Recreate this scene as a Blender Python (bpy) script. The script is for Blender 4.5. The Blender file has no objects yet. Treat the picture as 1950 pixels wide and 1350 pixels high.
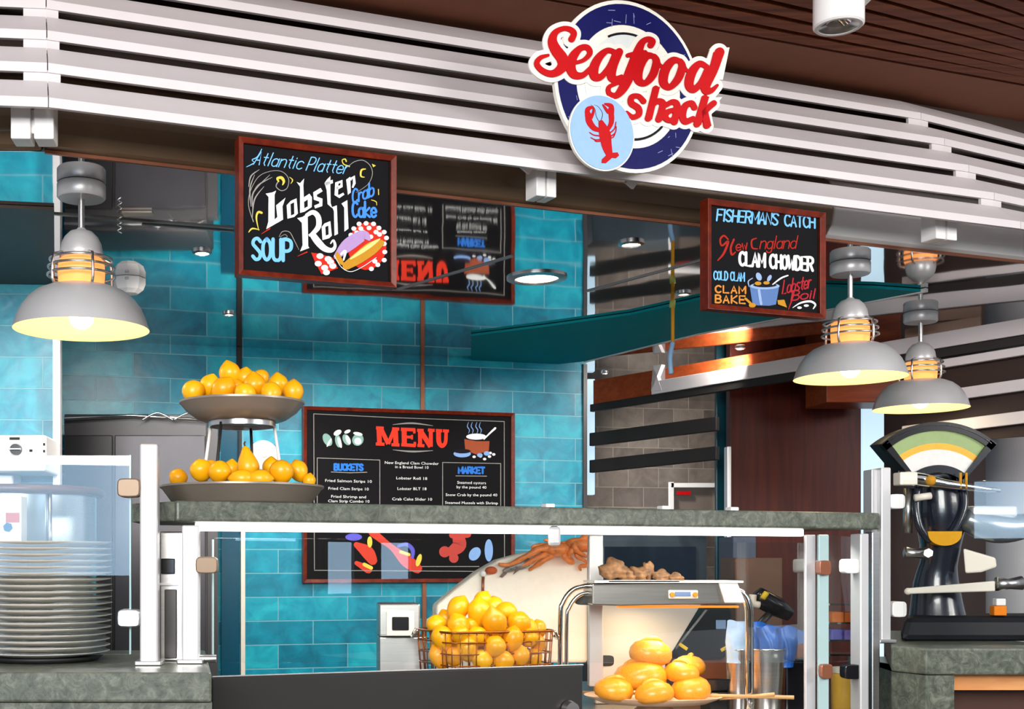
import bpy, bmesh, math, random
from mathutils import Vector, Matrix
random.seed(7)
C = bpy.context.scene.collection
SC = bpy.context.scene

# ------------------------------------------------------------------ camera
F, CX, CY, EYE = 2400.0, 600.0, 1070.0, 1.25
W, H = 1950.0, 1350.0
cam_d = bpy.data.cameras.new('camera'); cam = bpy.data.objects.new('camera', cam_d); C.objects.link(cam)
cam.location = (0, 0, EYE); cam.rotation_euler = (math.pi / 2, 0, 0)
cam_d.sensor_width = 36.0; cam_d.sensor_fit = 'HORIZONTAL'
cam_d.lens = F / W * 36.0
cam_d.shift_x = (W / 2 - CX) / W
cam_d.shift_y = (CY - H / 2) / W
cam_d.clip_start = 0.05; cam_d.clip_end = 100
SC.camera = cam

# ------------------------------------------------------------------ world, lights, exposure
wd = bpy.data.worlds.new('world'); SC.world = wd; wd.use_nodes = True
wd.node_tree.nodes['Background'].inputs[0].default_value = (0.86, 0.90, 1.0, 1)
wd.node_tree.nodes['Background'].inputs[1].default_value = 0.52
SC.view_settings.view_transform = 'Standard'
SC.view_settings.look = 'None'
SC.view_settings.exposure = 0.35
SC.view_settings.gamma = 1.0

def area(name, loc, target, size, power, col=(1, 1, 1), sy=None):
    d = bpy.data.lights.new(name, 'AREA'); d.energy = power; d.color = col
    d.shape = 'RECTANGLE'; d.size = size; d.size_y = sy or size
    o = bpy.data.objects.new(name, d); C.objects.link(o); o.location = loc
    o.rotation_euler = (Vector(target) - Vector(loc)).to_track_quat('-Z', 'Y').to_euler()
    return o
def point(name, loc, power, col, r=0.03):
    d = bpy.data.lights.new(name, 'POINT'); d.energy = power; d.color = col; d.shadow_soft_size = r
    o = bpy.data.objects.new(name, d); C.objects.link(o); o.location = loc; return o
def spot(name, loc, target, power, col, ang=80, r=0.04):
    d = bpy.data.lights.new(name, 'SPOT'); d.energy = power; d.color = col; d.shadow_soft_size = r
    d.spot_size = math.radians(ang); d.spot_blend = 0.6
    o = bpy.data.objects.new(name, d); C.objects.link(o); o.location = loc
    o.rotation_euler = (Vector(target) - Vector(loc)).to_track_quat('-Z', 'Y').to_euler()
    return o
area('front_fill', (-0.6, -2.6, 2.55), (0.6, 3.6, 1.95), 3.2, 290, (1, 0.965, 0.93), 1.3)  # unseen area fill added on the viewer's side to brighten the stand
area('side_fill', (5.2, 0.2, 2.9), (1.2, 4.2, 1.8), 2.2, 120, (1, 0.95, 0.9), 1.2)  # unseen area fill added from the right

# ------------------------------------------------------------------ pixel geometry: rays of the photograph onto real planes
def P(x, y, Y):
    return Vector(((x - CX) / F * Y, Y, EYE - (y - CY) / F * Y))
def PH(x, y, z):                       # on the horizontal plane z
    Y = (EYE - z) * F / (y - CY)
    return P(x, y, Y)
class VPlane:                          # vertical plane Y = c + m X
    def __init__(s, c, m):
        s.c, s.m = c, m
        k = math.hypot(1, m); s.n = Vector((m / k, -1 / k, 0)); s.d = Vector((1 / k, m / k, 0)); s.k = k
        s.ang = math.atan(m)
    def off(s, e): return VPlane(s.c - e * s.k, s.m)
    def hit(s, x, y, e=0.0):
        t = (x - CX) / F
        return P(x, y, s.c / (1 - s.m * t)) + s.n * e
    def at(s, X, z, e=0.0): return Vector((X, s.c + s.m * X, z)) + s.n * e
MF = 0.374
FRONT = VPlane(3.15, MF)               # front of the stone shelf
CEIL_E = VPlane(3.32, MF)              # front edge of the mirrored ceiling
AWN = VPlane(3.05, MF)                 # bottom lip of the awning
WALL = VPlane(5.97, 0.2679)            # turquoise back wall
CEIL = EYE + 1.0
COUNTER = EYE - 0.245

# ------------------------------------------------------------------ mesh builder
class MB:
    def __init__(s): s.v = []; s.f = []
    def add(s, vs, fs):
        n = len(s.v); s.v += [Vector(v) for v in vs]; s.f += [tuple(i + n for i in f) for f in fs]; return s
    def box(s, c, size, rz=0.0, rx=0.0, ry=0.0):
        x, y, z = [q / 2 for q in size]
        R = Matrix.Rotation(rz, 3, 'Z') @ Matrix.Rotation(rx, 3, 'X') @ Matrix.Rotation(ry, 3, 'Y')
        c = Vector(c)
        vs = [c + R @ Vector((a * x, b * y, d * z)) for a in (-1, 1) for b in (-1, 1) for d in (-1, 1)]
        return s.add(vs, [(0, 1, 3, 2), (4, 6, 7, 5), (0, 4, 5, 1), (2, 3, 7, 6), (0, 2, 6, 4), (1, 5, 7, 3)])
    def hull(s, bot, top):             # prism between two equal rings of points
        n = len(bot)
        return s.add(list(bot) + list(top), [tuple(range(n))[::-1], tuple(range(n, 2 * n))] + [(i, (i + 1) % n, n + (i + 1) % n, n + i) for i in range(n)])
    def lathe(s, prof, c=(0, 0, 0), seg=40, axis=None, closed=False):
        c = Vector(c); n = len(prof); vs = []
        Q = Vector((0, 0, 1)).rotation_difference(Vector(axis)).to_matrix() if axis is not None else Matrix.Identity(3)
        for i in range(seg):
            a = 2 * math.pi * i / seg
            for r, z in prof: vs.append(c + Q @ Vector((max(r, 1e-5) * math.cos(a), max(r, 1e-5) * math.sin(a), z)))
        fs = []
        m = n if closed else n - 1
        for i in range(seg):
            j = (i + 1) % seg
            for k in range(m):
                k2 = (k + 1) % n
                fs.append((i * n + k, j * n + k, j * n + k2, i * n + k2))
        return s.add(vs, fs)
    def cyl(s, a, b, r, r2=None, seg=20):
        a, b = Vector(a), Vector(b); L = (b - a).length; r2 = r if r2 is None else r2
        return s.lathe([(0, 0), (r, 0), (r2, L), (0, L)], a, seg, (b - a).normalized())
    def tube(s, pts, r, seg=10, closed=False):
        pts = [Vector(p) for p in pts]; n = len(pts); vs = []; up = Vector((0, 0, 1)); prev = None
        for i, p in enumerate(pts):
            if closed: t = pts[(i + 1) % n] - pts[i - 1]
            else: t = pts[min(i + 1, n - 1)] - pts[max(i - 1, 0)]
            t.normalize()
            if prev is None:
                u = t.cross(up)
                if u.length < 1e-3: u = t.cross(Vector((1, 0, 0)))
            else: u = prev - t * prev.dot(t)
            u.normalize(); w = t.cross(u); prev = u
            rr = r[i] if isinstance(r, (list, tuple)) else r
            for k in range(seg):
                a = 2 * math.pi * k / seg; vs.append(p + (u * math.cos(a) + w * math.sin(a)) * rr)
        fs = []
        for i in range(n if closed else n - 1):
            j = (i + 1) % n
            for k in range(seg): fs.append((i * seg + k, i * seg + (k + 1) % seg, j * seg + (k + 1) % seg, j * seg + k))
        if not closed: fs += [tuple(range(seg))[::-1], tuple((n - 1) * seg + k for k in range(seg))]
        return s.add(vs, fs)
    def ball(s, c, r, seg=20, rings=12, sx=1, sy=1, sz=1):
        prof = [(r * math.sin(math.pi * i / rings), -r * math.cos(math.pi * i / rings)) for i in range(rings + 1)]
        n0 = len(s.v); s.lathe(prof, (0, 0, 0), seg)
        for i in range(n0, len(s.v)):
            v = s.v[i]; s.v[i] = Vector((v.x * sx, v.y * sy, v.z * sz)) + Vector(c)
        return s
def cat(pts, n=8, closed=False):       # Catmull-Rom through points of any dimension
    pts = [Vector(p) for p in pts]; out = []; m = len(pts)
    if m < 3 and not closed: n = 1 if m == 2 else n
    for i in range(m if closed else m - 1):
        if closed: p0, p1, p2, p3 = pts[i - 1], pts[i], pts[(i + 1) % m], pts[(i + 2) % m]
        else: p0, p1, p2, p3 = pts[max(i - 1, 0)], pts[i], pts[i + 1], pts[min(i + 2, m - 1)]
        for k in range(n):
            t = k / n
            out.append(0.5 * ((2 * p1) + (p2 - p0) * t + (2 * p0 - 5 * p1 + 4 * p2 - p3) * t * t + (3 * p1 - p0 - 3 * p2 + p3) * t ** 3))
    if not closed: out.append(pts[-1].copy())
    return out

def obj(name, mb, mat, parent=None, smooth=False, base=None, bevel=0.0, auto=None):
    """link one mesh; vertices are given in world space, the origin goes to the parent's origin (or to base)"""
    o0 = Vector((0, 0, 0))
    if parent is not None: o0 = Vector(parent['o0'])
    elif base is not None: o0 = Vector(base)
    me = bpy.data.meshes.new(name)
    me.from_pydata([v - o0 for v in mb.v], [], mb.f)
    bm = bmesh.new(); bm.from_mesh(me)
    bmesh.ops.remove_doubles(bm, verts=bm.verts, dist=1e-6)
    bmesh.ops.recalc_face_normals(bm, faces=bm.faces)
    bm.to_mesh(me); bm.free()
    if smooth:
        for p in me.polygons: p.use_smooth = True
    me.materials.append(mat)
    o = bpy.data.objects.new(name, me); C.objects.link(o)
    if parent is not None: o.parent = parent
    else: o.location = o0
    o['o0'] = tuple(o0)
    if bevel > 0:
        b = o.modifiers.new('bevel', 'BEVEL'); b.width = bevel; b.segments = 2; b.limit_method = 'ANGLE'
    if smooth and auto is not None:
        try: me.set_sharp_from_angle(angle=math.radians(auto))
        except Exception: pass
    return o
def tag(o, label, cat_, group=None, kind=None):
    o['label'] = label; o['category'] = cat_
    if group: o['group'] = group
    if kind: o['kind'] = kind
    return o
def thing(name, label, cat_, loc, group=None, kind=None):
    o = bpy.data.objects.new(name, None); C.objects.link(o); o.location = loc; o['o0'] = tuple(loc)
    o.empty_display_size = 0.05
    return tag(o, label, cat_, group, kind)
def copy_tree(root, loc, rot=None, label=None):
    def cp(o, parent):
        c = o.copy(); C.objects.link(c)
        if parent is not None: c.parent = parent
        for ch in o.children: cp(ch, c)
        return c
    r = cp(root, None); r.location = loc
    if rot is not None: r.rotation_euler = rot
    if label: r['label'] = label
    return r

# ------------------------------------------------------------------ materials
def srgb(r, g, b):
    f = lambda c: (c / 255 / 12.92) if c / 255 <= 0.04045 else ((c / 255 + 0.055) / 1.055) ** 2.4
    return (f(r), f(g), f(b), 1)
class NT:
    def __init__(s, name):
        s.m = bpy.data.materials.new(name); s.m.use_nodes = True; s.t = s.m.node_tree; s.b = s.t.nodes['Principled BSDF']
        s.out = s.t.nodes['Material Output']
    def n(s, typ, **kw):
        x = s.t.nodes.new(typ)
        for k, v in kw.items():
            if k.startswith('i_'): x.inputs[k[2:].replace('_', ' ')].default_value = v
            else: setattr(x, k, v)
        return x
    def l(s, a, b): s.t.links.new(a, b)
    def coord(s, kind='Object', scale=(1, 1, 1)):
        t = s.n('ShaderNodeTexCoord'); m = s.n('ShaderNodeMapping'); m.inputs['Scale'].default_value = scale
        s.l(t.outputs[kind], m.inputs['Vector']); return m.outputs['Vector']
    def ramp(s, fac, stops):
        r = s.n('ShaderNodeValToRGB'); e = r.color_ramp.elements
        while len(e) < len(stops): e.new(0.5)
        for k, (p, c) in enumerate(stops): e[k].position = p; e[k].color = c
        s.l(fac, r.inputs['Fac']); return r.outputs['Color']
def mat(name, col, rough=0.5, metal=0.0, var=0.06, scale=12.0, bump=0.0, coat=0.0, spec=0.5, stretch=(1, 1, 1)):
    k = NT(name); k.b.inputs['Roughness'].default_value = rough; k.b.inputs['Metallic'].default_value = metal
    k.b.inputs['Coat Weight'].default_value = coat; k.b.inputs['Specular IOR Level'].default_value = spec
    nz = k.n('ShaderNodeTexNoise'); nz.inputs['Scale'].default_value = scale; nz.inputs['Detail'].default_value = 5
    k.l(k.coord('Object', stretch), nz.inputs['Vector'])
    a = tuple(max(0, c * (1 - var)) for c in col[:3]) + (1,); b = tuple(min(1, c * (1 + var)) for c in col[:3]) + (1,)
    k.l(k.ramp(nz.outputs['Fac'], [(0.3, a), (0.7, b)]), k.b.inputs['Base Color'])
    if bump:
        bp = k.n('ShaderNodeBump'); bp.inputs['Strength'].default_value = bump; bp.inputs['Distance'].default_value = 0.004
        k.l(nz.outputs['Fac'], bp.inputs['Height']); k.l(bp.outputs['Normal'], k.b.inputs['Normal'])
    return k.m
def emit(name, col, strength, base=None):
    k = NT(name); k.b.inputs['Base Color'].default_value = base or col
    k.b.inputs['Emission Color'].default_value = col; k.b.inputs['Emission Strength'].default_value = strength
    return k.m
def glass(name, tint=(1, 1, 1, 1), refl=1.0, rough=0.0):
    k = NT(name); tr = k.n('ShaderNodeBsdfTransparent'); tr.inputs[0].default_value = tint
    gl = k.n('ShaderNodeBsdfGlossy'); gl.inputs['Roughness'].default_value = rough
    fr = k.n('ShaderNodeFresnel'); fr.inputs['IOR'].default_value = 1.5
    mu = k.n('ShaderNodeMath', operation='MULTIPLY'); mu.inputs[1].default_value = refl; mu.use_clamp = True
    k.l(fr.outputs[0], mu.inputs[0])
    mx = k.n('ShaderNodeMixShader'); k.l(mu.outputs[0], mx.inputs[0]); k.l(tr.outputs[0], mx.inputs[1]); k.l(gl.outputs[0], mx.inputs[2])
    k.l(mx.outputs[0], k.out.inputs['Surface']); k.t.nodes.remove(k.b)
    return k.m
def tile_mat(name, cols, mortar, bw, bh, rough=0.18, off=0.5, x0=0.0, z0=0.0, bumpy=0.5):
    k = NT(name); t = k.n('ShaderNodeTexCoord'); sp = k.n('ShaderNodeSeparateXYZ'); k.l(t.outputs['Object'], sp.inputs[0])
    cb = k.n('ShaderNodeCombineXYZ')
    ax = k.n('ShaderNodeMath', operation='ADD'); ax.inputs[1].default_value = x0; k.l(sp.outputs['X'], ax.inputs[0])
    az = k.n('ShaderNodeMath', operation='ADD'); az.inputs[1].default_value = z0; k.l(sp.outputs['Z'], az.inputs[0])
    k.l(ax.outputs[0], cb.inputs['X']); k.l(az.outputs[0], cb.inputs['Y'])
    br = k.n('ShaderNodeTexBrick'); br.offset = off; br.inputs['Scale'].default_value = 1.0
    br.inputs['Brick Width'].default_value = bw; br.inputs['Row Height'].default_value = bh
    br.inputs['Mortar Size'].default_value = 0.0028; br.inputs['Mortar Smooth'].default_value = 0.3; br.inputs['Bias'].default_value = 0
    br.inputs['Color1'].default_value = (0, 0, 0, 1); br.inputs['Color2'].default_value = (1, 1, 1, 1); br.inputs['Mortar'].default_value = (0.5, 0.5, 0.5, 1)
    k.l(cb.outputs[0], br.inputs['Vector'])
    nz = k.n('ShaderNodeTexNoise'); nz.inputs['Scale'].default_value = 9; nz.inputs['Detail'].default_value = 6; nz.inputs['Roughness'].default_value = 0.6; nz.inputs['Distortion'].default_value = 0.8
    k.l(cb.outputs[0], nz.inputs['Vector'])
    mx = k.n('ShaderNodeMix', data_type='FLOAT'); mx.inputs[0].default_value = 0.30
    k.l(nz.outputs['Fac'], mx.inputs[2]); k.l(br.outputs['Color'], mx.inputs[3])
    colr = k.ramp(mx.outputs[0], [(0.25, cols[0]), (0.5, cols[1]), (0.72, cols[2])])
    m2 = k.n('ShaderNodeMix', data_type='RGBA'); k.l(br.outputs['Fac'], m2.inputs[0]); k.l(colr, m2.inputs[6]); m2.inputs[7].default_value = mortar
    k.l(m2.outputs[2], k.b.inputs['Base Color']); k.b.inputs['Roughness'].default_value = rough
    nb = k.n('ShaderNodeTexNoise'); nb.inputs['Scale'].default_value = 14; k.l(cb.outputs[0], nb.inputs['Vector'])
    sb = k.n('ShaderNodeMath', operation='SUBTRACT'); k.l(nb.outputs['Fac'], sb.inputs[0]); k.l(br.outputs['Fac'], sb.inputs[1])
    bp = k.n('ShaderNodeBump'); bp.inputs['Strength'].default_value = bumpy; bp.inputs['Distance'].default_value = 0.004
    k.l(sb.outputs[0], bp.inputs['Height']); k.l(bp.outputs['Normal'], k.b.inputs['Normal'])
    return k.m
def stone_mat(name):
    k = NT(name); v = k.coord('Object', (1, 1, 1))
    n1 = k.n('ShaderNodeTexNoise'); n1.inputs['Scale'].default_value = 30; n1.inputs['Detail'].default_value = 9; n1.inputs['Roughness'].default_value = 0.7; n1.inputs['Distortion'].default_value = 1.2
    k.l(v, n1.inputs['Vector'])
    base = k.ramp(n1.outputs['Fac'], [(0.28, srgb(52, 58, 50)), (0.5, srgb(92, 98, 86)), (0.72, srgb(132, 136, 122))])
    v2 = k.n('ShaderNodeTexNoise'); v2.inputs['Scale'].default_value = 13; v2.inputs['Detail'].default_value = 6; v2.inputs['Distortion'].default_value = 2.5; k.l(v, v2.inputs['Vector'])
    vein = k.ramp(v2.outputs['Fac'], [(0.485, (0, 0, 0, 1)), (0.5, (1, 1, 1, 1)), (0.515, (0, 0, 0, 1))])
    m = k.n('ShaderNodeMix', data_type='RGBA'); vm = k.n('ShaderNodeMath', operation='MULTIPLY'); vm.inputs[1].default_value = 0.45; k.l(vein, vm.inputs[0]); k.l(vm.outputs[0], m.inputs[0]); k.l(base, m.inputs[6]); m.inputs[7].default_value = srgb(40, 48, 44)
    k.l(m.outputs[2], k.b.inputs['Base Color']); k.b.inputs['Roughness'].default_value = 0.35
    return k.m
def wood_mat(name, c1, c2, rough=0.35, stretch=(1.2, 14, 14), spec=0.25):
    k = NT(name); nz = k.n('ShaderNodeTexNoise'); nz.inputs['Scale'].default_value = 3; nz.inputs['Detail'].default_value = 8; nz.inputs['Distortion'].default_value = 0.6
    k.l(k.coord('Object', stretch), nz.inputs['Vector'])
    k.l(k.ramp(nz.outputs['Fac'], [(0.3, c1), (0.7, c2)]), k.b.inputs['Base Color']); k.b.inputs['Roughness'].default_value = rough; k.b.inputs['Specular IOR Level'].default_value = spec
    return k.m
def lemon_mat(name, c1, c2):
    k = NT(name); oi = k.n('ShaderNodeObjectInfo'); v = k.coord('Object')
    nz = k.n('ShaderNodeTexNoise'); nz.inputs['Scale'].default_value = 160; k.l(v, nz.inputs['Vector'])
    k.l(k.ramp(oi.outputs['Random'], [(0.0, c1), (1.0, c2)]), k.b.inputs['Base Color'])
    bp = k.n('ShaderNodeBump'); bp.inputs['Strength'].default_value = 0.25; bp.inputs['Distance'].default_value = 0.001
    k.l(nz.outputs['Fac'], bp.inputs['Height']); k.l(bp.outputs['Normal'], k.b.inputs['Normal'])
    k.b.inputs['Roughness'].default_value = 0.32
    k.b.inputs['Subsurface Weight'].default_value = 0.0
    return k.m

M = {}
M['slat'] = mat('white_painted_slat', srgb(214, 207, 208), 0.35, var=0.02)
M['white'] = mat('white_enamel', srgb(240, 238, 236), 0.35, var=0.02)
M['cream'] = mat('cream_plastic', srgb(232, 222, 208), 0.4, var=0.03)
M['tile'] = tile_mat('turquoise_glazed_tile', [srgb(0, 98, 124), srgb(0, 138, 165), srgb(28, 174, 192)], srgb(112, 172, 186), 0.34, 0.112, rough=0.34, x0=0.05, z0=0.035)
M['gtile'] = tile_mat('grey_stone_tile', [srgb(104, 94, 88), srgb(134, 122, 114), srgb(160, 148, 138)], srgb(176, 164, 150), 0.2, 0.122, rough=0.4)
M['stone'] = stone_mat('green_grey_stone')
M['beam'] = mat('bronze_satin_metal', srgb(122, 100, 78), 0.35, metal=0.3, var=0.05)
M['wood_ceil'] = wood_mat('walnut_slat', srgb(84, 40, 22), srgb(126, 68, 42), 0.5, spec=0.1)
M['wood_band'] = mat('walnut_band', srgb(118, 74, 56), 0.55, var=0.06, spec=0.1)
M['void'] = mat('dark_void', srgb(10, 8, 7), 0.9, var=0.0)
M['redwood'] = wood_mat('red_brown_veneer', srgb(62, 12, 3), srgb(86, 24, 8), 0.45, (14, 14, 1.0))
M['orange_wood'] = wood_mat('orange_brown_veneer', srgb(140, 58, 24), srgb(168, 78, 36), 0.4, (2, 14, 14))
M['frame'] = wood_mat('mahogany_frame', srgb(82, 20, 6), srgb(118, 38, 14), 0.35, (10, 10, 10), 0.25)
M['chalk'] = mat('blackboard', srgb(15, 14, 17), 0.7, var=0.2, scale=4, spec=0.12)
M['steel'] = mat('brushed_steel', srgb(200, 198, 196), 0.28, metal=1.0, var=0.06, scale=8, stretch=(1, 1, 30))
M['steel_h'] = mat('brushed_steel_sheet', srgb(176, 172, 168), 0.34, metal=1.0, var=0.06, scale=8, stretch=(1, 30, 30))
M['chrome'] = mat('chrome', srgb(225, 222, 218), 0.08, metal=1.0, var=0.02)
M['post'] = mat('satin_aluminium_post', srgb(216, 214, 214), 0.3, metal=0.35, var=0.02)
M['dark_steel'] = mat('dark_steel_panel', srgb(70, 68, 66), 0.3, metal=0.6, var=0.08, scale=3)
M['lamp_grey'] = mat('grey_satin_lamp_metal', srgb(200, 199, 200), 0.36, metal=0.3, var=0.03)
M['black'] = mat('black_gloss', srgb(20, 20, 24), 0.2, var=0.1)
M['black_matt'] = mat('black_matt', srgb(22, 21, 22), 0.6, var=0.1)
M['charcoal'] = mat('charcoal_laminate', srgb(58, 56, 58), 0.4, var=0.06, scale=3)
M['navy_iron'] = mat('dark_navy_iron', srgb(26, 30, 44), 0.25, var=0.1, coat=0.4)
M['bowl'] = mat('grey_brown_enamel', srgb(150, 138, 126), 0.35, metal=0.3, var=0.04)
M['plate'] = mat('grey_white_stoneware', srgb(240, 234, 224), 0.22, var=0.03)
M['lemon'] = lemon_mat('lemon_peel', srgb(246, 164, 6), srgb(255, 188, 14))
M['lemon2'] = lemon_mat('basket_lemon_peel', srgb(234, 152, 4), srgb(246, 178, 12))
M['bun'] = None
M['pane'] = glass('clear_glass', (0.97, 0.985, 0.98, 1), 0.6)
M['pane_clear'] = glass('anti_glare_glass', (0.94, 0.97, 0.965, 1), 0.12)
M['pane_edge'] = mat('glass_edge', srgb(170, 196, 196), 0.1, var=0.03)
M['warm'] = emit('warm_lamp_glow', srgb(255, 158, 84), 0.9)
M['bulb'] = emit('bulb_glow', srgb(255, 232, 190), 6.0)
M['shade_in'] = emit('lit_shade_inside', srgb(255, 236, 150), 0.3, srgb(255, 242, 180))  # lamplight on the shade lining put in as emission
M['led'] = emit('white_led_strip', srgb(255, 250, 244), 3.5)
M['down'] = emit('downlight_glow', srgb(255, 244, 226), 6.0)
M['day'] = emit('daylight_window', srgb(176, 208, 236), 9.0)
M['day2'] = emit('bright_window_strip', srgb(190, 218, 234), 0.8)
M['copper'] = mat('copper_pipe', srgb(150, 92, 66), 0.35, metal=0.5, var=0.06)
def paint(nm, r, g, b, rough=0.7): 
    if nm not in M: M[nm] = mat(nm, srgb(r, g, b), rough, var=0.04, scale=60, spec=0.12)
    return M[nm]
paint('chalk_white', 236, 238, 236); paint('chalk_blue', 120, 190, 245); paint('chalk_deep_blue', 64, 112, 220); paint('chalk_red', 206, 44, 30)
paint('chalk_yellow', 222, 200, 80); paint('chalk_grey', 150, 146, 140); paint('chalk_orange', 214, 140, 60); paint('chalk_gold', 196, 140, 40)
paint('sign_red', 190, 8, 16, 0.5); paint('sign_navy', 16, 18, 84, 0.5); paint('sign_white', 236, 232, 220, 0.4); paint('sign_sky', 150, 186, 228, 0.4)
paint('sign_pearl', 216, 220, 218, 0.4); paint('ink', 24, 22, 30); paint('menu_red', 232, 60, 40); paint('menu_blue', 48, 118, 210); paint('slate_blue', 112, 134, 176); paint('sea_green', 130, 168, 158)
paint('brick_paint', 158, 78, 50); paint('purple_paint', 120, 104, 190)
# mirrored ceiling
k = NT('mirrored_ceiling'); k.b.inputs['Metallic'].default_value = 1.0; k.b.inputs['Roughness'].default_value = 0.035
nz = k.n('ShaderNodeTexNoise'); nz.inputs['Scale'].default_value = 1.3; k.l(k.coord('Object'), nz.inputs['Vector'])
k.l(k.ramp(nz.outputs['Fac'], [(0.35, (0.50, 0.50, 0.50, 1)), (0.65, (0.66, 0.66, 0.66, 1))]), k.b.inputs['Base Color'])
bp = k.n('ShaderNodeBump'); bp.inputs['Strength'].default_value = 0.06; bp.inputs['Distance'].default_value = 0.02
nz2 = k.n('ShaderNodeTexNoise'); nz2.inputs['Scale'].default_value = 2.2; k.l(k.coord('Object'), nz2.inputs['Vector'])
k.l(nz2.outputs['Fac'], bp.inputs['Height']); k.l(bp.outputs['Normal'], k.b.inputs['Normal'])
M['mirror'] = k.m
# buns: golden top, paler belly
k = NT('golden_bun_crust'); v = k.coord('Object'); nz = k.n('ShaderNodeTexNoise'); nz.inputs['Scale'].default_value = 30; k.l(v, nz.inputs['Vector'])
k.l(k.ramp(nz.outputs['Fac'], [(0.3, srgb(226, 138, 24)), (0.7, srgb(246, 174, 50))]), k.b.inputs['Base Color']); k.b.inputs['Roughness'].default_value = 0.3
M['bun'] = k.m
def structure(name, mb, m, label, cat_='wall', base=None, smooth=False, bevel=0.0):
    return tag(obj(name, mb, m, None, smooth, base, bevel), label, cat_, kind='structure')
# ================================================================== THE SETTING
def wall_panel(name, plane, X0, X1, z0, z1, th, m, label):
    """a wall slab whose local x runs along the wall (the tiles follow it)"""
    a, b = plane.at(X0, z0), plane.at(X1, z0); L = (b - a).length
    mb = MB().box((L / 2, th / 2, (z1 - z0) / 2), (L, th, z1 - z0))
    o = obj(name, mb, m); o.location = a; o.rotation_euler = (0, 0, plane.ang)
    return tag(o, label, 'wall', kind='structure')
def Xat(plane, px):
    t = (px - CX) / F; return t * plane.c / (1 - plane.m * t)
structure('floor', MB().box((1, 2, -0.05), (16, 22, 0.1)), mat('floor_tiles', srgb(70, 60, 52), 0.6), 'dark beige floor under the food stand', 'floor')
wall_panel('wall_back', WALL, Xat(WALL, 105) - 0.6, Xat(WALL, 1116), 0, CEIL + 0.02, 0.12, M['tile'], 'turquoise glazed tile wall behind the counter')
LW = VPlane(4.55, 0.05)
wall_panel('wall_left', LW, Xat(LW, -260), Xat(LW, 106), 0, CEIL + 0.02, 0.12, M['tile'], 'turquoise tile wall section at the far left')
GW = VPlane(7.35, 0.2)
wall_panel('wall_far', GW, Xat(GW, 1050), Xat(GW, 1420), 0, CEIL + 0.02, 0.1, M['gtile'], 'grey stone tile wall beyond the turquoise wall corner')
BW = VPlane(7.2, 0.05)
wall_panel('wall_right', BW, Xat(BW, 1420), Xat(BW, 2300), 0, CEIL + 0.02, 0.1, mat('dark_brown_panel', srgb(66, 46, 40), 0.5), 'dark brown panelled wall at the right rear')
# mirrored ceiling slab
fa, fb = CEIL_E.at(-0.66, CEIL), CEIL_E.at(3.6, CEIL)
la = Vector((-2.2, fa.y - 0.05, CEIL))
ring = [la, fa, fb, Vector((5.2, 6.0, CEIL)), Vector((5.2, 8.2, CEIL)), Vector((-2.2, 8.2, CEIL))]
up = Vector((0, 0, 0.05))
structure('ceiling', MB().hull(ring, [p + up for p in ring]), M['mirror'], 'dark mirrored ceiling over the food stand reflecting the wall', 'ceiling')
# seams between ceiling panels, laid as thin dark strips
def strip(p, q, w, h, up_=(0, 0, 1)):
    p, q = Vector(p), Vector(q); d = (q - p).normalized(); s_ = d.cross(Vector(up_)).normalized() * (w / 2); u = Vector(up_) * h
    return [p - s_, p + s_, q + s_, q - s_], [p - s_ + u, p + s_ + u, q + s_ + u, q - s_ + u]
M['seam'] = mat('ceiling_seam_trim', srgb(150, 150, 148), 0.3, metal=0.6)
n_trim = 1
def ceil_seam(x0, y0, x1, y1, label, w=0.010):
    global n_trim
    b, t = strip(PH(x0, y0, CEIL - 0.004), PH(x1, y1, CEIL - 0.004), w, 0.0042)
    structure('trim_%d' % n_trim, MB().hull(b, t), M['seam'], label, 'trim'); n_trim += 1
ceil_seam(-20, 400, 445, 436, 'thin metal seam in the mirrored ceiling by the left lamp')
ceil_seam(270, 428, 445, 442, 'thin metal seam in the dark ceiling right of the left lamp')
ceil_seam(757, 553, 975, 490, 'slanting metal seam across the ceiling reflection of the menu')
ceil_seam(1118, 556, 1335, 498, 'metal ceiling seam left of the catch chalkboard')
ceil_seam(895, 648, 1150, 668, 'thin metal seam across the painted teal reflection', 0.008)
# edge trim along the ceiling front; warm light on it put into copper colour 
b, t = strip(CEIL_E.at(-0.66, CEIL - 0.006, 0.006), CEIL_E.at(3.4, CEIL - 0.006, 0.006), 0.01, 0.008)
structure('trim_%d' % n_trim, MB().hull(b, t), M['copper'], 'edge strip along the mirrored ceiling front, warm light painted as copper', 'trim'); n_trim += 1
# front beam above the ceiling edge: a rounded tube
def beam_profile():
    return [(-0.001, 0.0), (-0.022, 0.010), (-0.04, 0.035), (-0.048, 0.07), (-0.05, 0.10), (-0.045, 0.14), (-0.03, 0.175), (-0.001, 0.19)]
def beam_mesh(plane, X0, X1):
    A = [plane.at(X0, CEIL + z, -y) for y, z in beam_profile()]; B_ = [plane.at(X1, CEIL + z, -y) for y, z in beam_profile()]
    return MB().hull(A, B_)
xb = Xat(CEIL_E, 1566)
structure('trim_%d' % n_trim, beam_mesh(CEIL_E, xb + .001, 3.5), M['white'], 'rounded beam section under the awning at the right, side light painted white', 'beam', bevel=0.006); n_trim += 1  # bright side light on this section put into a white colour
structure('trim_%d' % n_trim, beam_mesh(CEIL_E, -0.66, xb), M['beam'], 'brown rounded metal beam running under the slatted awning', 'beam', smooth=False, bevel=0.006); n_trim += 1
LB = VPlane(CEIL_E.c + CEIL_E.m * -0.66 + 0.66 * 0.05, 0.05)
structure('trim_%d' % n_trim, beam_mesh(LB, -2.2, -0.665), M['beam'], 'short brown metal beam section turning away at the left', 'beam', bevel=0.006); n_trim += 1
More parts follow.
